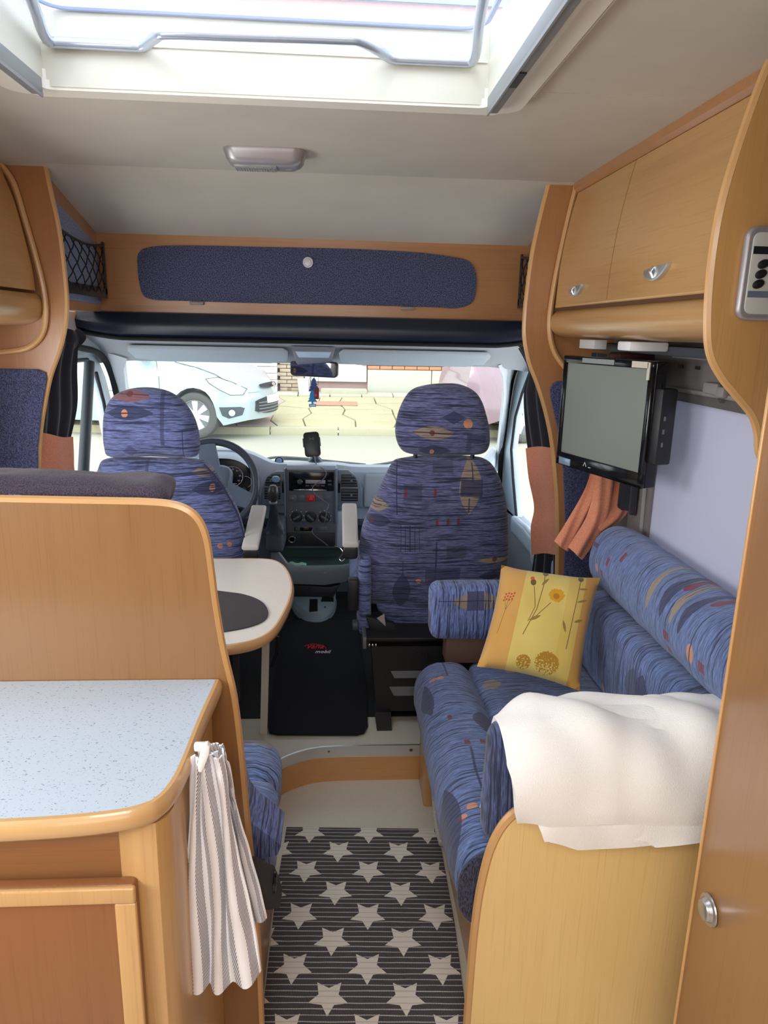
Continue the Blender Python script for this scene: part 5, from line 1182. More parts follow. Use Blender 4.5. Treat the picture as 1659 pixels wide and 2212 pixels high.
# climate dials
for i, (px, py) in enumerate(((641, 1116), (671, 1116), (701, 1117))):
    v = P(px, py, Y=Y0)
    k = finish(lathe([(0, 0), (.0265, 0), (.0265, .004), (.022, .006), (.0215, .016), (.019, .018), (0, .018)], (v.x, Y0, v.z), (0, -1, 0), 28), 'dial', BLK, da)
    an_ = (-.5, .7, .6)[i]
    M = Matrix.Translation((v.x, Y0-.018, v.z)) @ Matrix.Rotation(an_, 4, 'Y'); finish(box(-.019, .019, -.010, 0, -.0045, .0045, .002, M=M), 'dial_grip', plast('grip_grey', S(90, 94, 98), .4), k)
    for j in range(7):
        a_ = math.radians(-120+j*40); mc = 'print_red' if (i == 1 and j > 3) else 'print_white'
        mt_ = mat('print_red', S(190, 40, 40), .5) if mc == 'print_red' else mat('print_white')
        if i == 1 and j == 3: continue
        finish(box(-.0016, .0016, Y0-.001, Y0, -.0016, .0016, M=Matrix.Translation((v.x+.0315*math.sin(a_), 0, v.z+.0315*math.cos(a_)))), 'dial_mark', mt_, k)
v = P(656, 1131, Y=Y0); finish(box(v.x-.006, v.x+.006, Y0-.0015, Y0, v.z-.002, v.z+.004, .001), 'cold_mark', mat('print_blue', S(40, 60, 170), .5), da)
plate('air_slider', 636, 1139, 674, 1147, .001, BLKG, da, .001); plate('slider_knob', 638, 1138, 648, 1147, .01, DGREY, da, .002); plate('rear_button', 686, 1138, 706, 1146, .004, STK, da, .001)
# lower panel with lighter socket
plate('lower_panel', 617, 1150, 724, 1180, .004, plast('panel_black', S(30, 32, 36), .5), da, .003)
plate('ashtray', 650, 1152, 722, 1176, .008, plast('panel_black'), da, .003)
v = P(631, 1164, Y=Y0); finish(lathe([(.016, 0), (.017, .006), (.0155, .008), (.0125, .006), (.012, -.004)], (v.x, Y0-.004, v.z), (0, -1, 0), 24), 'lighter_socket', CHR, da)
# air vents
def vent(px0, px1, py0, py1, s, lab):
    for (a, b, cc) in ((py0, (py0+py1)/2-2, 1), ((py0+py1)/2+2, py1, 0)):
        x0, x1, z0, z1 = rc(px0, a, px1, b, Y0+.02)
        cut = .02 if cc else .004; o = [(x0, z0), (x1, z0), (x1, z1), (x0, z1)]
        if cc: o = [(x0, z0), (x1, z0), (x1, z1), (x0+.035, z1), (x0+.01, z1-.018)] if s < 0 else [(x0, z0), (x1, z0), (x1-.01, z1-.018), (x1-.035, z1), (x0, z1)]
        h = finish(prism(o, 'Y', Y0+.012, Y0+.055, .003), 'air_vent', BLK, da)
        for k in range(4):
            z = z0+(z1-z0)*(k+.7)/4.4; i0 = .014*max(0, k-1.5) if cc else 0
            xa, xb = (x0+i0, x1) if s < 0 else (x0, x1-i0)
            finish(box(xa+.003, xb-.003, Y0+.004, Y0+.03, z-.0022, z+.0022, .001), 'slat', plast('slat_grey', S(76, 84, 92), .4), h)
        xm = x0+(x1-x0)*(.4 if s < 0 else .6); finish(box(xm-.004, xm+.006, Y0-.002, Y0+.008, (z0+z1)/2-.004, (z0+z1)/2+.006, .001), 'vent_tab', plast('tab', S(110, 118, 124), .4), h)
x0, x1, z0, z1 = rc(562, 1018, 616, 1092, Y0+.01)
finish(prism([(x0, z0), (x1, z0-.0), (x1, z1), (x0+.07, z1), (x0+.03, z1-.03), (x0+.005, z1-.09)], 'Y', Y0+.016, Y0+.07, .008), 'vent_surround', DASHD, da)
x0, x1, z0, z1 = rc(728, 1015, 783, 1098, Y0+.01)
finish(prism([(x0, z0+.005), (x1, z0), (x1, z1-.09), (x1-.03, z1-.03), (x1-.07, z1), (x0, z1)], 'Y', Y0+.016, Y0+.07, .008), 'vent_surround', DASHD, da)
vent(571, 606, 1024, 1078, -1, ''); vent(737, 773, 1024, 1082, 1, '')
for px in (608, 730): plate('vent_wheel', px, 1040, px+5, 1066, -.01, BLKG, da, .002)
# glovebox panel on the right, small lid left of the stack
x0, x1, z0, z1 = rc(786, 1022, 1060, 1098, 3.35); finish(box(x0, .60, 3.335, 3.37, z0, z1, .014, 3), 'glovebox_lid', plast('dash_pale', S(164, 178, 190), .45), da)
x0, x1, z0, z1 = rc(524, 1070, 560, 1110, 3.34); finish(box(x0, x1, 3.325, 3.40, z0, z1, .008), 'fuse_lid', DASH, da)
x0, x1, z0, z1 = rc(533, 1076, 553, 1093, 3.32); finish(box(x0, x1, 3.322, 3.33, z0, z1, .003), 'lid_button', plast('dash_blue', S(104, 126, 156), .4), da)
# side cheeks of the console
for a in ((726, 1105, 738, 1185), ): 
    x0, x1, z0, z1 = rc(*a, 3.32); finish(box(x0, x1+.06, 3.325, 3.5, z0, z1, .01), 'console_cheek', DASH, da)
# open lower shelf and floor console
lw = thing('floor_console', (-.11, 3.3, .13), 'dark grey moulded floor console with cup recesses between the seats', 'console')
def pq(pts, Y): return [(v.x, v.z) for v in (P(x, y, Y=Y) for x, y in pts)]
b = prism(pq([(585, 1190), (585, 1245), (620, 1262), (700, 1265), (745, 1258), (775, 1235), (775, 1215), (740, 1222), (640, 1224), (615, 1215), (600, 1190)], 3.18), 'Y', 3.18, 3.2, .006)
finish(b, 'tray_front', plast('console_mid', S(122, 134, 144), .5), lw)
x0, x1, z0, z1 = rc(588, 1182, 765, 1232, 3.2)
finish(box(x0, x1, 3.19, 3.42, z0-.02, z0, .003), 'tray_floor', plast('tray_green', S(56, 78, 72), .6), lw)
finish(box(x0, x1, 3.40, 3.42, z0, .60, .003), 'tray_back', plast('tray_green'), lw)
finish(tube([P(594, 1183, Y=3.17), P(602, 1195, Y=3.17), P(618, 1216, Y=3.17)], .007, 8), 'tray_rim', plast('rim_grey', S(150, 158, 164), .4), lw)
finish(prism(pq([(628, 1262), (628, 1290), (720, 1292), (735, 1262), (712, 1268)], 3.22), 'Y', 3.22, 3.80, .01), 'column', plast('column_dark', S(38, 42, 48), .5), lw)
# base pod: half-round plateau with recesses
pod = [P(x, y, Z=.19) for x, y in ((632, 1275), (632, 1288), (640, 1303), (655, 1316), (675, 1322), (695, 1321), (712, 1312), (722, 1298), (725, 1280), (722, 1270))]
pc = [(v.x, v.y) for v in cat(pod, 3)]
finish(prism(pc, 'Z', .134, .19, .006), 'pod', plast('pod_grey', S(152, 166, 174), .4), lw)
pod2 = [(x*1.06+.006, y-.018) for x, y in pc]; finish(prism(pod2, 'Z', .134, .150, .004), 'pod_flange', plast('console_mid'), lw)
def recess(pts, name):
    q_ = [P(x, y, Z=.192) for x, y in pts]; finish(prism([(v.x, v.y) for v in q_], 'Z', .1895, .1925, .001), name, mat('recess_dark', S(12, 12, 14), .7), lw)
recess([(669, 1294), (686, 1294), (686, 1320), (668, 1321)], 'channel'); recess([(697, 1287), (720, 1286), (721, 1299), (693, 1299)], 'cup_slot')
v = P(694, 1279, Z=.193); finish(lathe([(0, 0), (.016, 0), (.017, .003), (.013, .002)], (v.x, v.y, .19), (0, 0, 1), 20), 'cup_hole', BLK, lw)
v = P(656, 1281, Z=.193); finish(lathe([(0, 0), (.012, 0), (.013, .003), (.010, .002)], (v.x, v.y, .19), (0, 0, 1), 20), 'cup_hole', plast('console_mid'), lw)
for px, py in ((674, 1319), (702, 1311)):
    v = P(px, py, Z=.193); finish(lathe([(0, 0), (.005, 0), (.004, .003), (0, .004)], (v.x, v.y, .191), (0, 0, 1), 12), 'screw', BLKG, lw)
v = P(703, 1236, Y=3.178); finish(lathe([(.006, 0), (.010, .001), (.009, .003), (.005, .002)], (v.x, 3.18, v.z), (0, -1, 0), 16), 'bolt_cap', plast('console_mid'), lw)
gc = cat([P(612, 1216, Y=3.3), P(640, 1212, Y=3.3), P(650, 1214, Y=3.3), P(660, 1221, Y=3.3)], 8)
def gf(u, v):
    v0 = P(612+50*u, 1222-8*math.sin(u*2.6)*(v)+1.5*math.sin(u*14)*v, Y=3.2+.1*v); v0.z = max(v0.z+.004*math.sin(u*9+v*5), z0+.003); return v0
tag(finish(sheet(gf, 24, 10, .003), 'green_cloth', weave('cloth_green', S(110, 180, 140), S(160, 220, 180), (300, 300, 300))), 'crumpled mint green cloth lying in the tray below the dashboard', 'cloth')
# gear lever
gl = thing('gear_lever', (-.27, 3.1, .55), 'black gear lever with round knob and leather gaiter beside the centre stack', 'gear lever')
v = P(590, 1064, Y=3.06); finish(lathe([(0, .034), (.012, .032), (.020, .024), (.0245, .010), (.0245, -.005), (.021, -.022), (.015, -.034), (.012, -.040), (0, -.04)], (v.x, 3.06, v.z), (0, 0, 1), 24), 'knob', plast('knob_black', S(48, 50, 52), .3), gl)
gt = []
for k in range(14):
    t_ = k/13; px = 590+4*t_; py = 1088+62*t_; c_ = P(px, py, Y=3.07+.06*t_); r = .014+.006*t_+.030*t_**2.6
    gt.append([c_+Vector((r*(1+.16*math.sin(a*5+k*.9))*math.cos(a), .8*r*math.sin(a), 0)) for a in [2*pi*j/24 for j in range(24)]])
finish(loft(gt), 'gaiter', plast('leather_black', S(50, 54, 60), .4), gl)
finish(lathe([(.017, 0), (.019, .005), (.017, .01)], gt[0][0]-Vector((.014, 0, 0)), (0, 0, 1), 20), 'collar', plast('collar', S(110, 118, 124), .35), gl)
b = bmesh.new(); x0, x1, z0_, z1_ = rc(575, 1128, 614, 1190, 3.16); box(x0, x1, 3.12, 3.35, z0_, z1_, .02, 3, bm=b); finish(b, 'gear_housing', plast('housing_dark', S(78, 84, 94), .5), gl)
# steering wheel
sw = thing('steering_wheel', (-.53, 3.12, .75), 'dark steering wheel in front of the instrument cluster', 'steering wheel')
c0 = P(457, 1047, Y=3.10); tilt = math.radians(24)
Mw = Matrix.Translation(c0) @ Matrix.Rotation(-tilt, 4, 'X')
RW = .192
def wp_(a, r=RW, d=0): return Mw @ Vector((r*math.cos(a), d, r*math.sin(a)))
finish(tube([wp_(2*pi*k/56) for k in range(56)], .0165, 12, True), 'rim', plast('wheel_dark', S(66, 78, 92), .35), sw)
HUB = plast('hub_blue', S(112, 128, 148), .4)
for a in (math.radians(98), math.radians(-24), math.radians(204)):
    b = bmesh.new(); w1, w2 = .035, .045
    A_ = [Vector((x, d, z)) for x, d, z in ((-w1, -.012, RW-.008), (w1, -.012, RW-.008), (w1, .012, RW-.008), (-w1, .012, RW-.008))]; B_ = [Vector((x, d, z)) for x, d, z in ((-w2, -.0, .05), (w2, -.0, .05), (w2, .04, .05), (-w2, .04, .05))]
    Rr = Matrix.Rotation(-(a-pi/2), 4, 'Y'); quadbox([Mw @ (Rr @ p) for p in A_], [Mw @ (Rr @ p) for p in B_], b); finish(bev(b, .005), 'spoke', HUB, sw)
hb_ = cushion(-.085, .085, -.005, .06, -.085, .085, .05, n=8, M=Mw); finish(hb_, 'hub', HUB, sw)
finish(tube([Mw @ Vector((0, .04, 0)), Mw @ Vector((0, .28, -.02))], .05, 14), 'column', DASHD, sw)
finish(tube([P(488, 1078, Y=3.2), P(505, 1070, Y=3.15), P(528, 1057, Y=3.1)], [.006, .009, .011], 8), 'stalk', BLK, sw)
v = P(519, 1111, Y=3.25); ig = finish(lathe([(0, .0), (.028, 0), (.028, .02), (.022, .026), (.018, .026), (.016, .02), (0, .02)], (v.x, 3.26, v.z), (0, -1, 0), 24), 'ignition_lock', BLK, da)
finish(box(-.004, .004, -.012, 0, -.014, .014, .002, M=Matrix.Translation((v.x, 3.24, v.z)) @ Matrix.Rotation(.4, 4, 'Y')), 'key_slot', CHR, ig)
# instrument cluster
cl = thing('instrument_cluster', P(500, 1030, Y=3.33), 'black instrument cluster with white ringed dials behind the steering wheel', 'instrument cluster')
x0, x1, z0, z1 = rc(420, 985, 542, 1075, 3.33); finish(prism(rrect(x0, x1, z0, z1, .06), 'Y', 3.328, 3.36, .004), 'cluster_face', mat('cluster_black', S(16, 20, 32), .25), cl)
hdd = [(x0-.02+(x1-x0+.04)*i/20) for i in range(21)]
finish(loft([[(x, 3.27, z1+.012-.9*(abs(x-(x0+x1)/2)/(x1-x0))**3*.35), (x, 3.25, z1+.004-.9*(abs(x-(x0+x1)/2)/(x1-x0))**3*.35), (x, 3.36, z1-.006-.9*(abs(x-(x0+x1)/2)/(x1-x0))**3*.35), (x, 3.42, z1+.02-.9*(abs(x-(x0+x1)/2)/(x1-x0))**3*.35)] for x in hdd]), 'cluster_hood', DASH, cl)
PWH = mat('print_white')
v = P(503, 1029, Y=3.325); R0 = .046
dl = finish(tube([(v.x+R0*math.cos(a), 3.326, v.z+R0*math.sin(a)) for a in [math.radians(-60+300*k/40-30) for k in range(41)]], .0011, 5), 'dial_ring', PWH, cl)
for n_, a in (('20', 128), ('30', 90), ('40', 52), ('50', 5), ('60', -38), ('10', 172)):
    a = math.radians(a); text(n_, .011, (v.x+.033*math.cos(a), 3.3255, v.z+.033*math.sin(a)), (pi/2, 0, 0), PWH, dl, 'numeral', .0003)
for k in range(13):
    a = math.radians(-50+280*k/12); finish(tube([(v.x+R0*.88*math.cos(a), 3.3265, v.z+R0*.88*math.sin(a)), (v.x+R0*math.cos(a), 3.3265, v.z+R0*math.sin(a))], .0008, 4), 'tick', PWH, dl)
finish(tube([(v.x, 3.325, v.z-.01), (v.x-.026, 3.325, v.z-.018)], .0011, 4), 'needle', PWH, dl)
finish(box(v.x-.018, v.x+.016, 3.326, 3.3275, v.z-.036, v.z-.034), 'trip_line', PWH, dl)
v2 = P(531, 1041, Y=3.325); finish(tube([(v2.x+.026*math.cos(a), 3.3265, v2.z+.026*math.sin(a)) for a in [math.radians(-70+170*k/20) for k in range(21)]], .001, 5), 'dial_ring', PWH, cl)
# things on the dashboard
v = P(603, 997, Y=3.40); dc = thing('dash_compass', (v.x, 3.40, v.z-.02), 'small round chrome-ringed gauge standing on the dashboard', 'gauge')
finish(lathe([(0, 0), (.020, 0), (.021, .008), (.019, .012), (.016, .010), (0, .012)], (v.x, 3.41, v.z), (0, -1, .25), 24), 'gauge_body', BLKG, dc); finish(lathe([(0, 0), (.015, 0), (.012, .004), (0, .006)], (v.x, 3.399, v.z+.003), (0, -1, .25), 20), 'gauge_face', plast('gauge_blue', S(110, 150, 196), .3), dc)
v = P(596, 1035, Y=3.3); cg = thing('vent_clip', (v.x, 3.3, v.z-.02), 'round pale blue scent clip on the left air vent', 'clip')
finish(lathe([(0, .008), (.016, .008), (.0195, .004), (.0195, -.004), (0, -.006)], (v.x, 3.298, v.z), (0, -1, 0), 24, sy=.8), 'clip_disc', plast('disc_blue', S(126, 156, 188), .4), cg)
ph = thing('phone_charger_mount', P(680, 995, Y=3.42), 'black phone charging holder on a suction base on the dashboard', 'phone holder')
Mp = Matrix.Translation(P(674, 960, Y=3.36)) @ Matrix.Rotation(math.radians(-6), 4, 'Y') @ Matrix.Rotation(math.radians(-14), 4, 'X')
finish(prism(rrect(-.037, .037, -.058, .058, .016), 'Y', -.008, .010, .004, M=Mp), 'cradle', plast('cradle_black', S(22, 26, 30), .3), ph)
for s in (-1, 1):
    finish(box(s*.037-.004, s*.037+.004, -.018, .006, -.012, .03, .003, M=Mp), 'clamp_arm', plast('clamp_clear', S(60, 70, 76), .2), ph)
lm = bmesh.new(); 
for s in (-1, 1): tube([Mp @ Vector((s*.001, -.0085, .026)), Mp @ Vector((s*.009, -.0085, .032)), Mp @ Vector((s*.009, -.0085, .020))], .0009, 4, True, bm=lm)
finish(lm, 'charge_symbol', plast('symbol_grey', S(150, 160, 160), .4), ph)
a = P(678, 985, Y=3.38); b_ = P(681, 1000, Y=3.42)
finish(tube([Mp @ Vector((0, .012, -.02)), a, b_], .010, 10), 'stem', BLK, ph)
finish(lathe([(0, .03), (.014, .028), (.026, .014), (.034, .006), (.036, 0), (0, 0)], (b_.x, 3.43, .938), (0, 0, 1), 24), 'suction_base', plast('base_blue', S(52, 66, 84), .25), ph)
cbp = [P(x, y, Y=Y) for x, y, Y in ((679, 985, 3.33), (684, 1004, 3.32), (700, 1014, 3.285), (704, 1025, 3.28), (695, 1038, 3.28), (679, 1048, 3.28), (675, 1058, 3.28), (683, 1070, 3.28), (697, 1080, 3.28), (709, 1090, 3.28), (706, 1102, 3.27), (703, 1120, 3.265), (698, 1132, 3.27), (680, 1140, 3.28), (674, 1148, 3.28), (681, 1158, 3.26), (700, 1172, 3.24), (708, 1179, 3.22))]
tag(finish(tube(cat(cbp, 6), .0026, 6), 'charging_cable', plast('cable_black', S(104, 106, 112), .3)), 'thin black charging cable winding down over the radio and dials', 'cable')
cb2 = [P(x, y, Y=3.17) for x, y in ((722, 1180), (735, 1185), (740, 1195), (732, 1206), (738, 1212), (745, 1206))]
tag(finish(tube(cat(cb2, 6), .003, 6), 'coiled_cable', CHR), 'small coil of shiny cable beside the passenger armrest', 'cable')
# rear-view mirror with air fresheners
rm = thing('rear_view_mirror', (-.106, 3.45, 1.37), 'wide black rear-view mirror hanging from the windscreen header', 'mirror')
x0, x1, z0, z1 = rc(625, 779, 730, 815, 3.44)
Mm = Matrix.Translation(((x0+x1)/2, 3.44, (z0+z1)/2)) @ Matrix.Rotation(math.radians(1.2), 4, 'Y') @ Matrix.Rotation(math.radians(-15), 4, 'Z') @ Matrix.Rotation(math.radians(2), 4, 'X'); hw, hh = .114, .036
finish(prism(rrect(-hw, hw, -hh, hh, .018), 'Y', -.004, .024, .004, M=Mm), 'mirror_case', BLK, rm)
finish(prism(rrect(-hw+.006, hw-.006, -hh+.006, hh-.006, .013), 'Y', -.0055, -.0035, M=Mm), 'mirror_glass', mat('mirror', S(210, 214, 220), .03, 1), rm)
finish(tube([Mm @ Vector((.0, .02, .01)), Mm @ Vector((.0, .05, .045)), (-.10, 3.50, 1.40)], .009, 8), 'mirror_stem', BLK, rm)
def treepts(cx, cz, s):
    o = [(0, 1), (-.12, .88), (-.2, .68), (-.12, .68), (-.28, .46), (-.18, .46), (-.34, .24), (-.24, .24), (-.42, .0), (-.08, .0), (-.08, -.18), (-.30, -.18), (-.30, -.42), (.30, -.42), (.30, -.18), (.08, -.18), (.08, 0), (.42, 0), (.24, .24), (.34, .24), (.18, .46), (.28, .46), (.12, .68), (.2, .68), (.12, .88)]
    return [(cx+x*s, cz+z*s) for x, z in o]
v = P(675, 868, Y=3.40); tr = finish(prism(treepts(v.x, v.z, .055), 'Y', 3.40, 3.402), 'air_freshener', plast('tree_blue', S(40, 150, 215), .6)); tag(tr, 'bright blue tree-shaped air freshener, lowest of those hanging from the mirror', 'air freshener')
finish(box(v.x-.013, v.x+.013, 3.3995, 3.4, v.z-.020, v.z-.013), 'lettering_band', plast('band_white', S(206, 226, 236), .6), tr); finish(tube([(v.x, 3.401, v.z+.055), (v.x-.01, 3.41, 1.335)], .001, 4), 'string', plast('string', S(110, 70, 50), .8), tr)
v = P(678, 845, Y=3.405); tr = finish(prism(treepts(v.x, v.z, .062), 'Y', 3.406, 3.408), 'air_freshener', plast('tree_navy', S(56, 86, 150), .6)); tag(tr, 'dark blue tree-shaped air freshener just below the mirror', 'air freshener')
finish(tube([(v.x, 3.407, v.z+.06), (v.x+.002, 3.42, 1.335)], .001, 4), 'string', plast('string'), tr)
v = P(684, 850, Y=3.395); tr = finish(box(v.x-.011, v.x+.011, 3.393, 3.395, v.z-.026, v.z+.026, .0), 'air_freshener', plast('card_red', S(120, 48, 56), .6)); tag(tr, 'small dark red card air freshener hanging beside the blue trees', 'air freshener')
finish(lathe([(0, 0), (.006, 0), (0, .001)], (v.x-.004, 3.393, v.z-.008), (0, -1, 0), 14), 'red_emblem', plast('em_red', S(220, 70, 100), .6), tr); finish(tube([(v.x+.006, 3.394, v.z+.026), (v.x+.008, 3.42, 1.335)], .001, 4), 'string', plast('string'), tr)
v = P(668, 830, Y=3.40); tag(finish(tube(cat([P(671, 812, Y=3.41), P(667, 826, Y=3.40), P(668, 846, Y=3.398), P(670, 826, Y=3.395), P(673, 812, Y=3.41)], 5), .0013, 4), 'string_loop', plast('string')), 'brown string loop hanging from the mirror', 'string')
# wipers outside
for k, (pts, lab) in enumerate((([(545, 1001), (570, 993), (598, 988), (650, 990), (700, 995), (790, 1004)], 'long grey windscreen wiper crossing behind the phone holder'), ([(1040, 972), (960, 975), (880, 990), (840, 1000), (800, 1006)], 'grey windscreen wiper on the passenger side'))):
    w_ = thing('windscreen_wiper', P(*pts[2], Y=4.02), lab, 'wiper')
    c_ = cat([P(x, y, Y=4.07) for x, y in pts], 5); finish(tube(c_, .008, 6), 'wiper_arm', plast('wiper_grey', S(92, 94, 96), .5), w_)
    c_ = [p_+Vector((.05, 0, -.012)) for p_ in c_[6:]]; finish(tube(c_, .006, 6), 'wiper_blade', plast('blade_grey', S(120, 120, 118), .6), w_)
# ------------------------------------------------------------------ outside
def rgh(name, a, b, sc, rough=.9, bst=.6, bd=.01):
    m_ = mat(name, a, rough); t_ = NT(m_); q_ = t_.pos(); n_ = t_.noise(q_, (sc, sc, sc), 1, 6, 0, .65); n2_ = t_.noise(q_, (sc*.08,)*3, 1, 4)
    t_.col(t_.mix(n2_, t_.mix(n_, a, b), tuple(x*.85 for x in b))); t_.bump(n_, bst, bd); return m_
ASPH = rgh('asphalt', S(158, 154, 138), S(184, 180, 162), 60); PAVM = rgh('old_concrete', S(150, 142, 110), S(206, 198, 160), 22); KRB = rgh('kerb_concrete', S(160, 154, 126), S(200, 194, 162), 70)
STEP = rgh('plinth_render', S(192, 190, 176), S(214, 212, 198), 20, .8, .2)
rd = struct('road', (0, 8, 0))
b = bmesh.new()
prof = [(3.9, -.62), (5.5, -.55), (8.6, -.02), (10.0, .0), (11.2, .0), (11.2, -.7), (3.9, -.7)]
finish(prism(prof, 'X', -16, 12), 'road_surface', ASPH, rd)
# kerb stones
kb_ = struct('kerb', (0, 10.9, 0)); me0 = None
for i in range(22):
    x = -12.2+i*1.02
    if me0 is None:
        o = finish(box(x, x+1.008, 10.86, 11.01, -.05, .115, .015), 'kerb_stone', KRB, kb_); me0 = o; bx = o.location.x
    else:
        o = me0.copy(); C.objects.link(o); o.parent = kb_; o.location.x = bx+i*1.02; o.location.z += random.uniform(-.006, .006)
# broken pavement of irregular slabs
pv = struct('pavement', (0, 12.5, .1))
sl_ = lambda y: .10+(y-11.0)*.065
finish(prism([(11.01, .06), (14.7, .06), (14.7, sl_(14.7)-.02), (11.01, sl_(11.01)-.02)], 'X', -14, 12), 'pavement_bed', rgh('moss_joint', S(112, 116, 70), S(150, 146, 100), 30), pv)
gx = [-6+.62*i_ for i_ in range(20)]; gy = [11.03, 11.55, 12.1, 12.7, 13.3, 13.95]
GP = {(i_, j_): (gx[i_]+random.uniform(-.17, .17), gy[j_]+(random.uniform(-.13, .13) if 0 < j_ < 5 else 0)) for i_ in range(20) for j_ in range(6)}
for i_ in range(19):
    for j_ in range(5):
        q_ = [GP[i_, j_], GP[i_+1, j_], GP[i_+1, j_+1], GP[i_, j_+1]]; cx_, cy_ = sum(a_[0] for a_ in q_)/4, sum(a_[1] for a_ in q_)/4
        q_ = [(cx_+(a_[0]-cx_)*.97, cy_+(a_[1]-cy_)*.97) for a_ in q_]; b = prism(q_, 'Z', 0, .045, .01); dz_ = random.uniform(-.006, .006); tl_ = random.uniform(-.02, .02)
        for v_ in b.verts: v_.co.z += sl_(v_.co.y)-.03+dz_+tl_*(v_.co.x-cx_)
        finish(b, 'paving_slab', rgh('pink_slab', S(176, 150, 138), S(204, 180, 168), 30) if -2.3 < cx_ < -1.0 else PAVM, pv)
x = -5.0
while x < 5.5:
    b = box(x+.01, x+.60, 14.0, 14.42, -.03, .04, .008)
    for v_ in b.verts: v_.co.z += sl_(v_.co.y)
    finish(b, 'paving_slab', rgh('pale_slab', S(196, 190, 164), S(214, 208, 184), 30), pv); x += .61
v = P(722, 857, Z=.22); b = box(-.42, .38, 12.9, 13.3, 0, .012, .003)
for v_ in b.verts: v_.co.z += sl_(v_.co.y)+.02
tag(finish(b, 'manhole_cover', rgh('rust_plate', S(176, 130, 104), S(196, 152, 124), 40)), 'rectangular rust-brown access cover in the broken pavement', 'access cover')
# house front across the road
YW = 14.5
hs_ = struct('house_wall', (0, YW, .3))
WB = rgh('wall_white', S(226, 226, 222), S(240, 240, 236), 14, .8, .1)
finish(box(-16, 12, YW+.12, YW+.3, 0, 9.5), 'wall_backing', rgh('brick_red', S(186, 150, 144), S(204, 172, 166), 16), hs_)
x = .62
for w_ in (1.28, 1.28, 1.28, 1.28, 1.28): finish(box(x, x+w_-.015, YW, YW+.13, .2, .80, .006), 'plinth_panel', STEP, hs_); x += w_
BR = rgh('brick_orange', S(206, 132, 92), S(222, 154, 112), 40); m0 = None
for r in range(2):
    for i in range(26):
        xx = .62+i*.245-(.12 if r else 0)
        if xx < .5: xx = .62
        if m0 is None: m0 = o = finish(box(.62, .62+.232, YW-.01, YW+.12, .81, .872, .004), 'brick', BR, hs_); continue
        o = m0.copy(); C.objects.link(o); o.location.x = m0.location.x+(xx-.62); o.location.z = m0.location.z+r*.073; o.parent = hs_
# white garage door, door step, siding steps to the left
gd = struct('door_3', (0, YW, .5))
for i in range(2): finish(box(-.62, .60, YW+.03, YW+.08, .55+i*.62, 1.15+i*.62, .01), 'door_board', WB, gd)
finish(box(-.3, .6, 14.12, 14.5, .30, .43, .02), 'door_step', rgh('step_grey', S(176, 172, 150), S(198, 194, 170), 30), gd)
sd = struct('trim_6', (-2, YW-.3, .3))
for i in range(8): finish(box(-3.4, -1.15, YW-.3+i*.004, YW+.1, .34+i*.125, .455+i*.125, .004), 'siding_board', WB, sd)
finish(box(-3.0, -1.3, YW-.9, YW-.3, .2, .34, .01), 'white_step', WB, sd)
for i in range(5): finish(box(-1.66+i*.09, -1.60+i*.09, 13.2, 13.24, .25, .42, .003), 'basement_grille', plast('grille_grey', S(150, 156, 160), .5), sd)
m1 = None
for r in range(12):
    for i in range(2):
        xx = -1.1+i*.235+(.0 if r % 2 else -.1)
        if m1 is None: m1 = o = finish(box(-1.1, -1.1+.225, YW-.05, YW+.1, .36, .422, .004), 'brick', rgh('brick_pale', S(190, 168, 146), S(206, 186, 164), 40), hs_); continue
        o = m1.copy(); C.objects.link(o); o.location.x = m1.location.x+(xx+1.1); o.location.z = m1.location.z+r*.073; o.parent = hs_
bu = thing('bucket', (-.55, 14.2, .33), 'small white bucket standing at the brick corner across the street', 'bucket')
finish(lathe([(0, 0), (.10, 0), (.13, .26), (.138, .265), (.138, .28), (.12, .28), (.095, .02), (0, .02)], (-.62, 14.2, sl_(14.2)+.03), (0, 0, 1), 20), 'bucket_body', WHT, bu)

for i_, (z_, h_, c_) in enumerate(((5.6, .12, WHT), (6.1, .5, rgh('band_pink', S(206, 176, 164), S(220, 190, 178), 10)), (6.75, .14, WHT), (7.2, .5, plast('gutter_blue', S(150, 170, 190), .5)), (7.9, .1, WHT))):
    finish(box(-14, 12, YW+.04, YW+.12, z_, z_+h_), 'facade_band', c_, hs_)
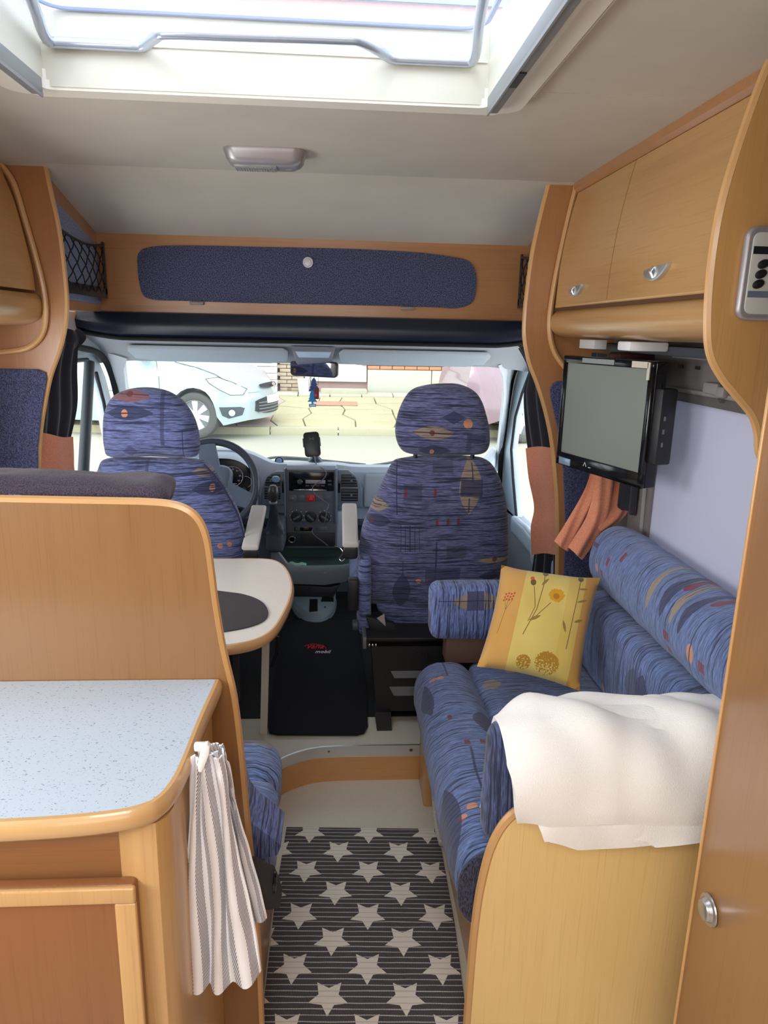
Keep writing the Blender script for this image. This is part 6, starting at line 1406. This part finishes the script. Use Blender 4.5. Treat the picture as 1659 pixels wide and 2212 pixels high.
# ------------------------------------------------------------------ cars
def car(name, label, body_m, loc, yawd, detail=True):
    root = thing(name, loc, label, 'car')
    R = Matrix.Translation(Vector(loc)) @ Matrix.Rotation(math.radians(yawd), 4, 'Z') @ Matrix.Diagonal((1, 1, 1.07, 1))
    # local: x forward (nose at 0), y to the viewer's side negative, z up
    ar = .36; ax1, ax2 = -.86, -3.5
    def arch(cx): return [(cx+ar*math.cos(math.radians(a)), .32+ar*math.sin(math.radians(a))) for a in range(0, 181, 15)]
    low = [(-.02, .26)]+[(-.40, .20)]+arch(ax1)+[(-1.4, .20), (-3.0, .20)]+arch(ax2)+[(-4.1, .24), (-4.35, .4)]
    topp = cat([(-4.38, .7, 0), (-4.3, 1.0, 0), (-4.2, 1.3, 0), (-3.9, 1.5, 0), (-3.2, 1.6, 0), (-2.5, 1.61, 0), (-1.95, 1.53, 0), (-1.45, 1.28, 0), (-1.05, 1.06, 0), (-.8, .99, 0), (-.45, .90, 0), (-.18, .78, 0), (-.05, .66, 0), (.0, .50, 0), (-.01, .36, 0)], 3)
    pts = low+[(v.x, v.y) for v in topp]
    low = [(x, z) for x, z in low]; b = bmesh.new(); f = b.faces.new([b.verts.new((x, -1, z)) for x, z in pts])
    for k in range(1, 26): bmesh.ops.bisect_plane(b, geom=b.verts[:]+b.edges[:]+b.faces[:], plane_co=(-k*.17, 0, 0), plane_no=(1, 0, 0))
    for k in range(1, 14): bmesh.ops.bisect_plane(b, geom=b.verts[:]+b.edges[:]+b.faces[:], plane_co=(0, 0, .2+k*.105), plane_no=(0, 0, 1))
    ex = bmesh.ops.extrude_face_region(b, geom=b.faces[:]); bmesh.ops.translate(b, vec=(0, 2, 0), verts=[v for v in ex['geom'] if isinstance(v, bmesh.types.BMVert)])
    for k in (-.94, -.8, -.6, -.35, 0, .35, .6, .8, .94): bmesh.ops.bisect_plane(b, geom=b.verts[:]+b.edges[:]+b.faces[:], plane_co=(0, k, 0), plane_no=(0, 1, 0))
    def topz(x):
        best = .7
        for (xa, za), (xb, zb_) in zip([(v.x, v.y) for v in topp], [(v.x, v.y) for v in topp][1:]):
            if min(xa, xb) <= x <= max(xa, xb) and za > .6: best = max(za, zb_)
        return best
    def hw(x, z):
        w_ = .90-.05*max(0, .45-z)/.3
        if z > .92: w_ -= (z-.92)*.42+.02
        if z > .86: w_ -= .02
        fx = max(0, min(1, (x+.62)/.62)); w_ *= 1-.30*fx**2.4
        rx = max(0, min(1, (-x-3.9)/.5)); w_ *= 1-.12*rx**2
        # crease and flared arches
        for cx in (ax1, ax2):
            d_ = math.hypot(x-cx, z-.32); w_ += .022*math.exp(-((d_-.40)/.07)**2)
        tz = topz(x); e_ = max(0, 1-(tz-z)/.10); w_ -= .07*e_*e_
        return w_
    def S3(x, z, off=0, side=-1): return Vector((x, side*(hw(x, z)+off), z))
    for v in b.verts:
        x, y, z = v.co; s_ = abs(y); w_ = hw(x, z); bul = (.035*(1-s_**2) if z > .9 else 0)
        nose = .16*(s_**2.2)*max(0, min(1, (x+.7)/.7))
        v.co = Vector((x-nose, y*w_, z+bul))
    bmesh.ops.transform(b, matrix=R, verts=b.verts); finish(b, 'body', body_m, root, 50)
    def pt(x, z, off=0):
        p_ = S3(x, z, off); p_.x -= .16*max(0, min(1, (x+.7)/.7)); return p_
    def patch(name_, pl, m_, off=.006, th=.012):
        b = bmesh.new(); n = len(pl)
        if True:
            f_ = b.faces.new([b.verts.new((x, 0, z)) for x, z in pl])
            xs_ = [p_[0] for p_ in pl]; zs_ = [p_[1] for p_ in pl]
            k = min(xs_)+.05
            while k < max(xs_): bmesh.ops.bisect_plane(b, geom=b.verts[:]+b.edges[:]+b.faces[:], plane_co=(k, 0, 0), plane_no=(1, 0, 0)); k += .06
            k = min(zs_)+.05
            while k < max(zs_): bmesh.ops.bisect_plane(b, geom=b.verts[:]+b.edges[:]+b.faces[:], plane_co=(0, 0, k), plane_no=(0, 0, 1)); k += .06
            for v in b.verts: v.co = pt(v.co.x, v.co.z, off)
            ex = bmesh.ops.extrude_face_region(b, geom=b.faces[:]); bmesh.ops.translate(b, vec=(0, th*1.6, 0), verts=[v for v in ex['geom'] if isinstance(v, bmesh.types.BMVert)])
        bmesh.ops.transform(b, matrix=R, verts=b.verts); return finish(b, name_, m_, root)
    def line(name_, pl, r, m_, off=.002):
        return finish(tube([R @ pt(x, z, off) for x, z in pl], r, 6), name_, m_, root)
    DK = mat('car_gap', S(90, 100, 104), .6); GL = mat('car_glass', S(70, 110, 116), .1)
    patch('front_window', [(-2.35, 1.03), (-2.35, 1.42), (-1.95, 1.41), (-1.72, 1.30), (-1.62, 1.03)], GL)
    patch('quarter_window', [(-1.56, 1.03), (-1.58, 1.20), (-1.22, 1.03)], GL)
    patch('rear_window', [(-3.4, 1.05), (-3.4, 1.42), (-2.5, 1.45), (-2.5, 1.04)], GL)
    line('window_trim', [(-3.4, 1.02), (-2.4, 1.01), (-1.6, 1.01), (-1.18, 1.015)], .010, DK)
    line('door_gap', [(-1.42, 1.0), (-1.36, .8), (-1.36, .4)], .005, DK); line('door_gap', [(-2.42, 1.0), (-2.42, .5)], .005, DK)
    line('bonnet_gap', [(-1.15, 1.0), (-.8, .93), (-.5, .86), (-.28, .76)], .006, DK)
    line('sill_crease', [(-2.4, .62), (-1.9, .60), (-1.4, .59)], .006, DK, .0)
    # windscreen on the sloping front
    b = bmesh.new(); g_ = [Vector((-1.13, -.66, 1.125)), Vector((-1.13, .66, 1.125)), Vector((-1.9, .52, 1.545)), Vector((-1.9, -.52, 1.545))]
    b.faces.new([b.verts.new(v) for v in g_]); bmesh.ops.subdivide_edges(b, edges=b.edges, cuts=4, use_grid_fill=True)
    for v in b.verts: v.co.z += .035*(1-(v.co.y/.7)**2)+.012
    bmesh.ops.solidify(b, geom=b.faces[:], thickness=.01); bmesh.ops.transform(b, matrix=R, verts=b.verts); finish(b, 'windscreen', GL, root)
    hl = patch('headlight', [(-.66, .80), (-.45, .82), (-.22, .75), (-.05, .66), (-.08, .60), (-.25, .60), (-.45, .68), (-.60, .75)], mat('headlight_glass', S(206, 210, 206), .12, .2), .008)
    line('headlight_rim', [(-.67, .80), (-.45, .825), (-.22, .76), (-.04, .665), (-.07, .595), (-.25, .595), (-.45, .675), (-.61, .745), (-.67, .80)], .005, DK, .01)
    patch('fog_lamp_recess', [(-.44, .44), (-.12, .44), (-.06, .42), (-.10, .33), (-.30, .29), (-.40, .33)], plast('recess_grey', S(70, 78, 82), .5), .004)
    v = pt(-.24, .365, .02); finish(lathe([(0, 0), (.04, 0), (.045, .01), (.03, .02), (0, .022)], R @ v, R.to_3x3() @ Vector((.3, -1, 0)), 16), 'fog_lamp', mat('fog_glass', S(210, 214, 214), .1, .3), root)
    # nose: upper slot, lower grille with bars, plate, emblem
    def nosept(y, z, off=0): return Vector((-.16*(abs(y)/.63)**2.2+.006+off, y, z))
    def nquad(name_, y0, y1, z0_, z1_, m_, off, parent=root, dz=0):
        b = bmesh.new(); n = 12; A_ = []
        for k in range(n+1):
            y = y0+(y1-y0)*k/n; e = (abs(2*k/n-1))**3*dz
            zoff = lambda z: -.06*max(0, (z-.6))/.15 if z > .6 else 0
            A_.append([nosept(y, z0_+e, off+zoff(z0_)), nosept(y, z1_-e, off+zoff(z1_)), nosept(y, z1_-e, off+zoff(z1_)-.03), nosept(y, z0_+e, off+zoff(z0_)-.03)])
        b = loft(A_); bmesh.ops.transform(b, matrix=R, verts=b.verts); return finish(b, name_, m_, parent)
    nquad('upper_slot', -.34, .34, .665, .725, BLK, .012, dz=.015)
    gq = nquad('lower_grille', -.52, .52, .32, .55, plast('grille_black', S(40, 44, 48), .5), .006, dz=.05)
    for k in range(4): nquad('grille_bar', -.46, .46, .345+k*.042, .358+k*.042, plast('bar_grey', S(120, 126, 130), .4), .016, gq)
    nquad('number_plate', -.26, .26, .46, .56, plast('plate_white', S(236, 230, 224), .5), .03)
    v = nosept(0, .70, .0); finish(lathe([(0, 0), (.055, 0), (.06, .004), (.05, .010), (0, .012)], R @ v, R.to_3x3() @ Vector((1, 0, .3)), 24, sy=.5), 'emblem', CHR, root)
    # door mirror
    mc_ = R @ Vector((-1.62, -1.0, 1.12)); b = cushion(-.10, .10, -.12, .12, -.08, .08, .06, n=6, M=Matrix.Translation(mc_) @ Matrix.Rotation(math.radians(yawd), 4, 'Z')); finish(b, 'door_mirror', body_m, root)
    # wheels
    for cx in (ax1, ax2):
        for s_ in (-1, 1):
            c_ = R @ Vector((cx, s_*.80, .32)); dirv = R.to_3x3() @ Vector((0, s_, 0))
            wh_ = finish(lathe([(.20, -.08), (.29, -.10), (.318, -.08), (.325, -.04), (.325, .05), (.315, .085), (.29, .10), (.235, .095), (.215, .085), (.20, .06)], c_, dirv, 36), 'tyre', plast('tyre', S(84, 84, 80), .8), root)
            if s_ > 0: continue
            rm_ = finish(lathe([(.215, .075), (.218, .088), (.205, .09), (.195, .06), (.18, .04), (.06, .045), (0, .045)], c_, dirv, 36), 'wheel_rim', plast('rim_dark', S(120, 122, 122), .4), wh_) if False else finish(lathe([(.215, .075), (.218, .088), (.205, .09), (.195, .06), (.18, .04), (.06, .045), (0, .045)], c_, dirv, 36), 'wheel_rim', plast('rim_dark', S(110, 112, 112), .4), root)
            for k in range(7):
                a_ = 2*pi*k/7; b = bmesh.new(); quadbox([(-.026, .05, 0), (.026, .05, 0), (.020, .075, 0), (-.020, .075, 0)], [(-.05, .065, .205), (.05, .065, .205), (.04, .092, .20), (-.04, .092, .20)], b)
                for v in b.verts: v.co = Vector((v.co.x, -v.co.y*-1, v.co.z))
                Mx = Matrix.Translation(c_) @ Matrix.Rotation(math.radians(yawd)+(pi if s_ < 0 else 0), 4, 'Z') @ Matrix.Rotation(a_, 4, 'Y'); bmesh.ops.transform(b, matrix=Mx, verts=b.verts); finish(b, 'spoke', plast('spoke_silver', S(226, 228, 226), .35), rm_)
            finish(lathe([(0, .10), (.05, .09), (.055, .06), (0, .05)], c_, dirv, 20), 'hub_cap', plast('spoke_silver'), rm_)
    return root
SILC = mat('car_silver', S(178, 194, 198), .28, .2, Coat_Weight=.7, Coat_Roughness=.08)
MAR = mat('car_maroon_glare', S(150, 124, 132), .25, .1, Coat_Weight=.8, Coat_Roughness=.05)  # maroon made pale; the glare on the car is part of this colour
car('silver_car', 'pale silver hatchback parked across the road facing right', SILC, (-.94, 10.95, 0), -12)
car('maroon_car', 'dusty maroon car parked behind the passenger headrest', MAR, (6.1, 11.5, 0), 6)
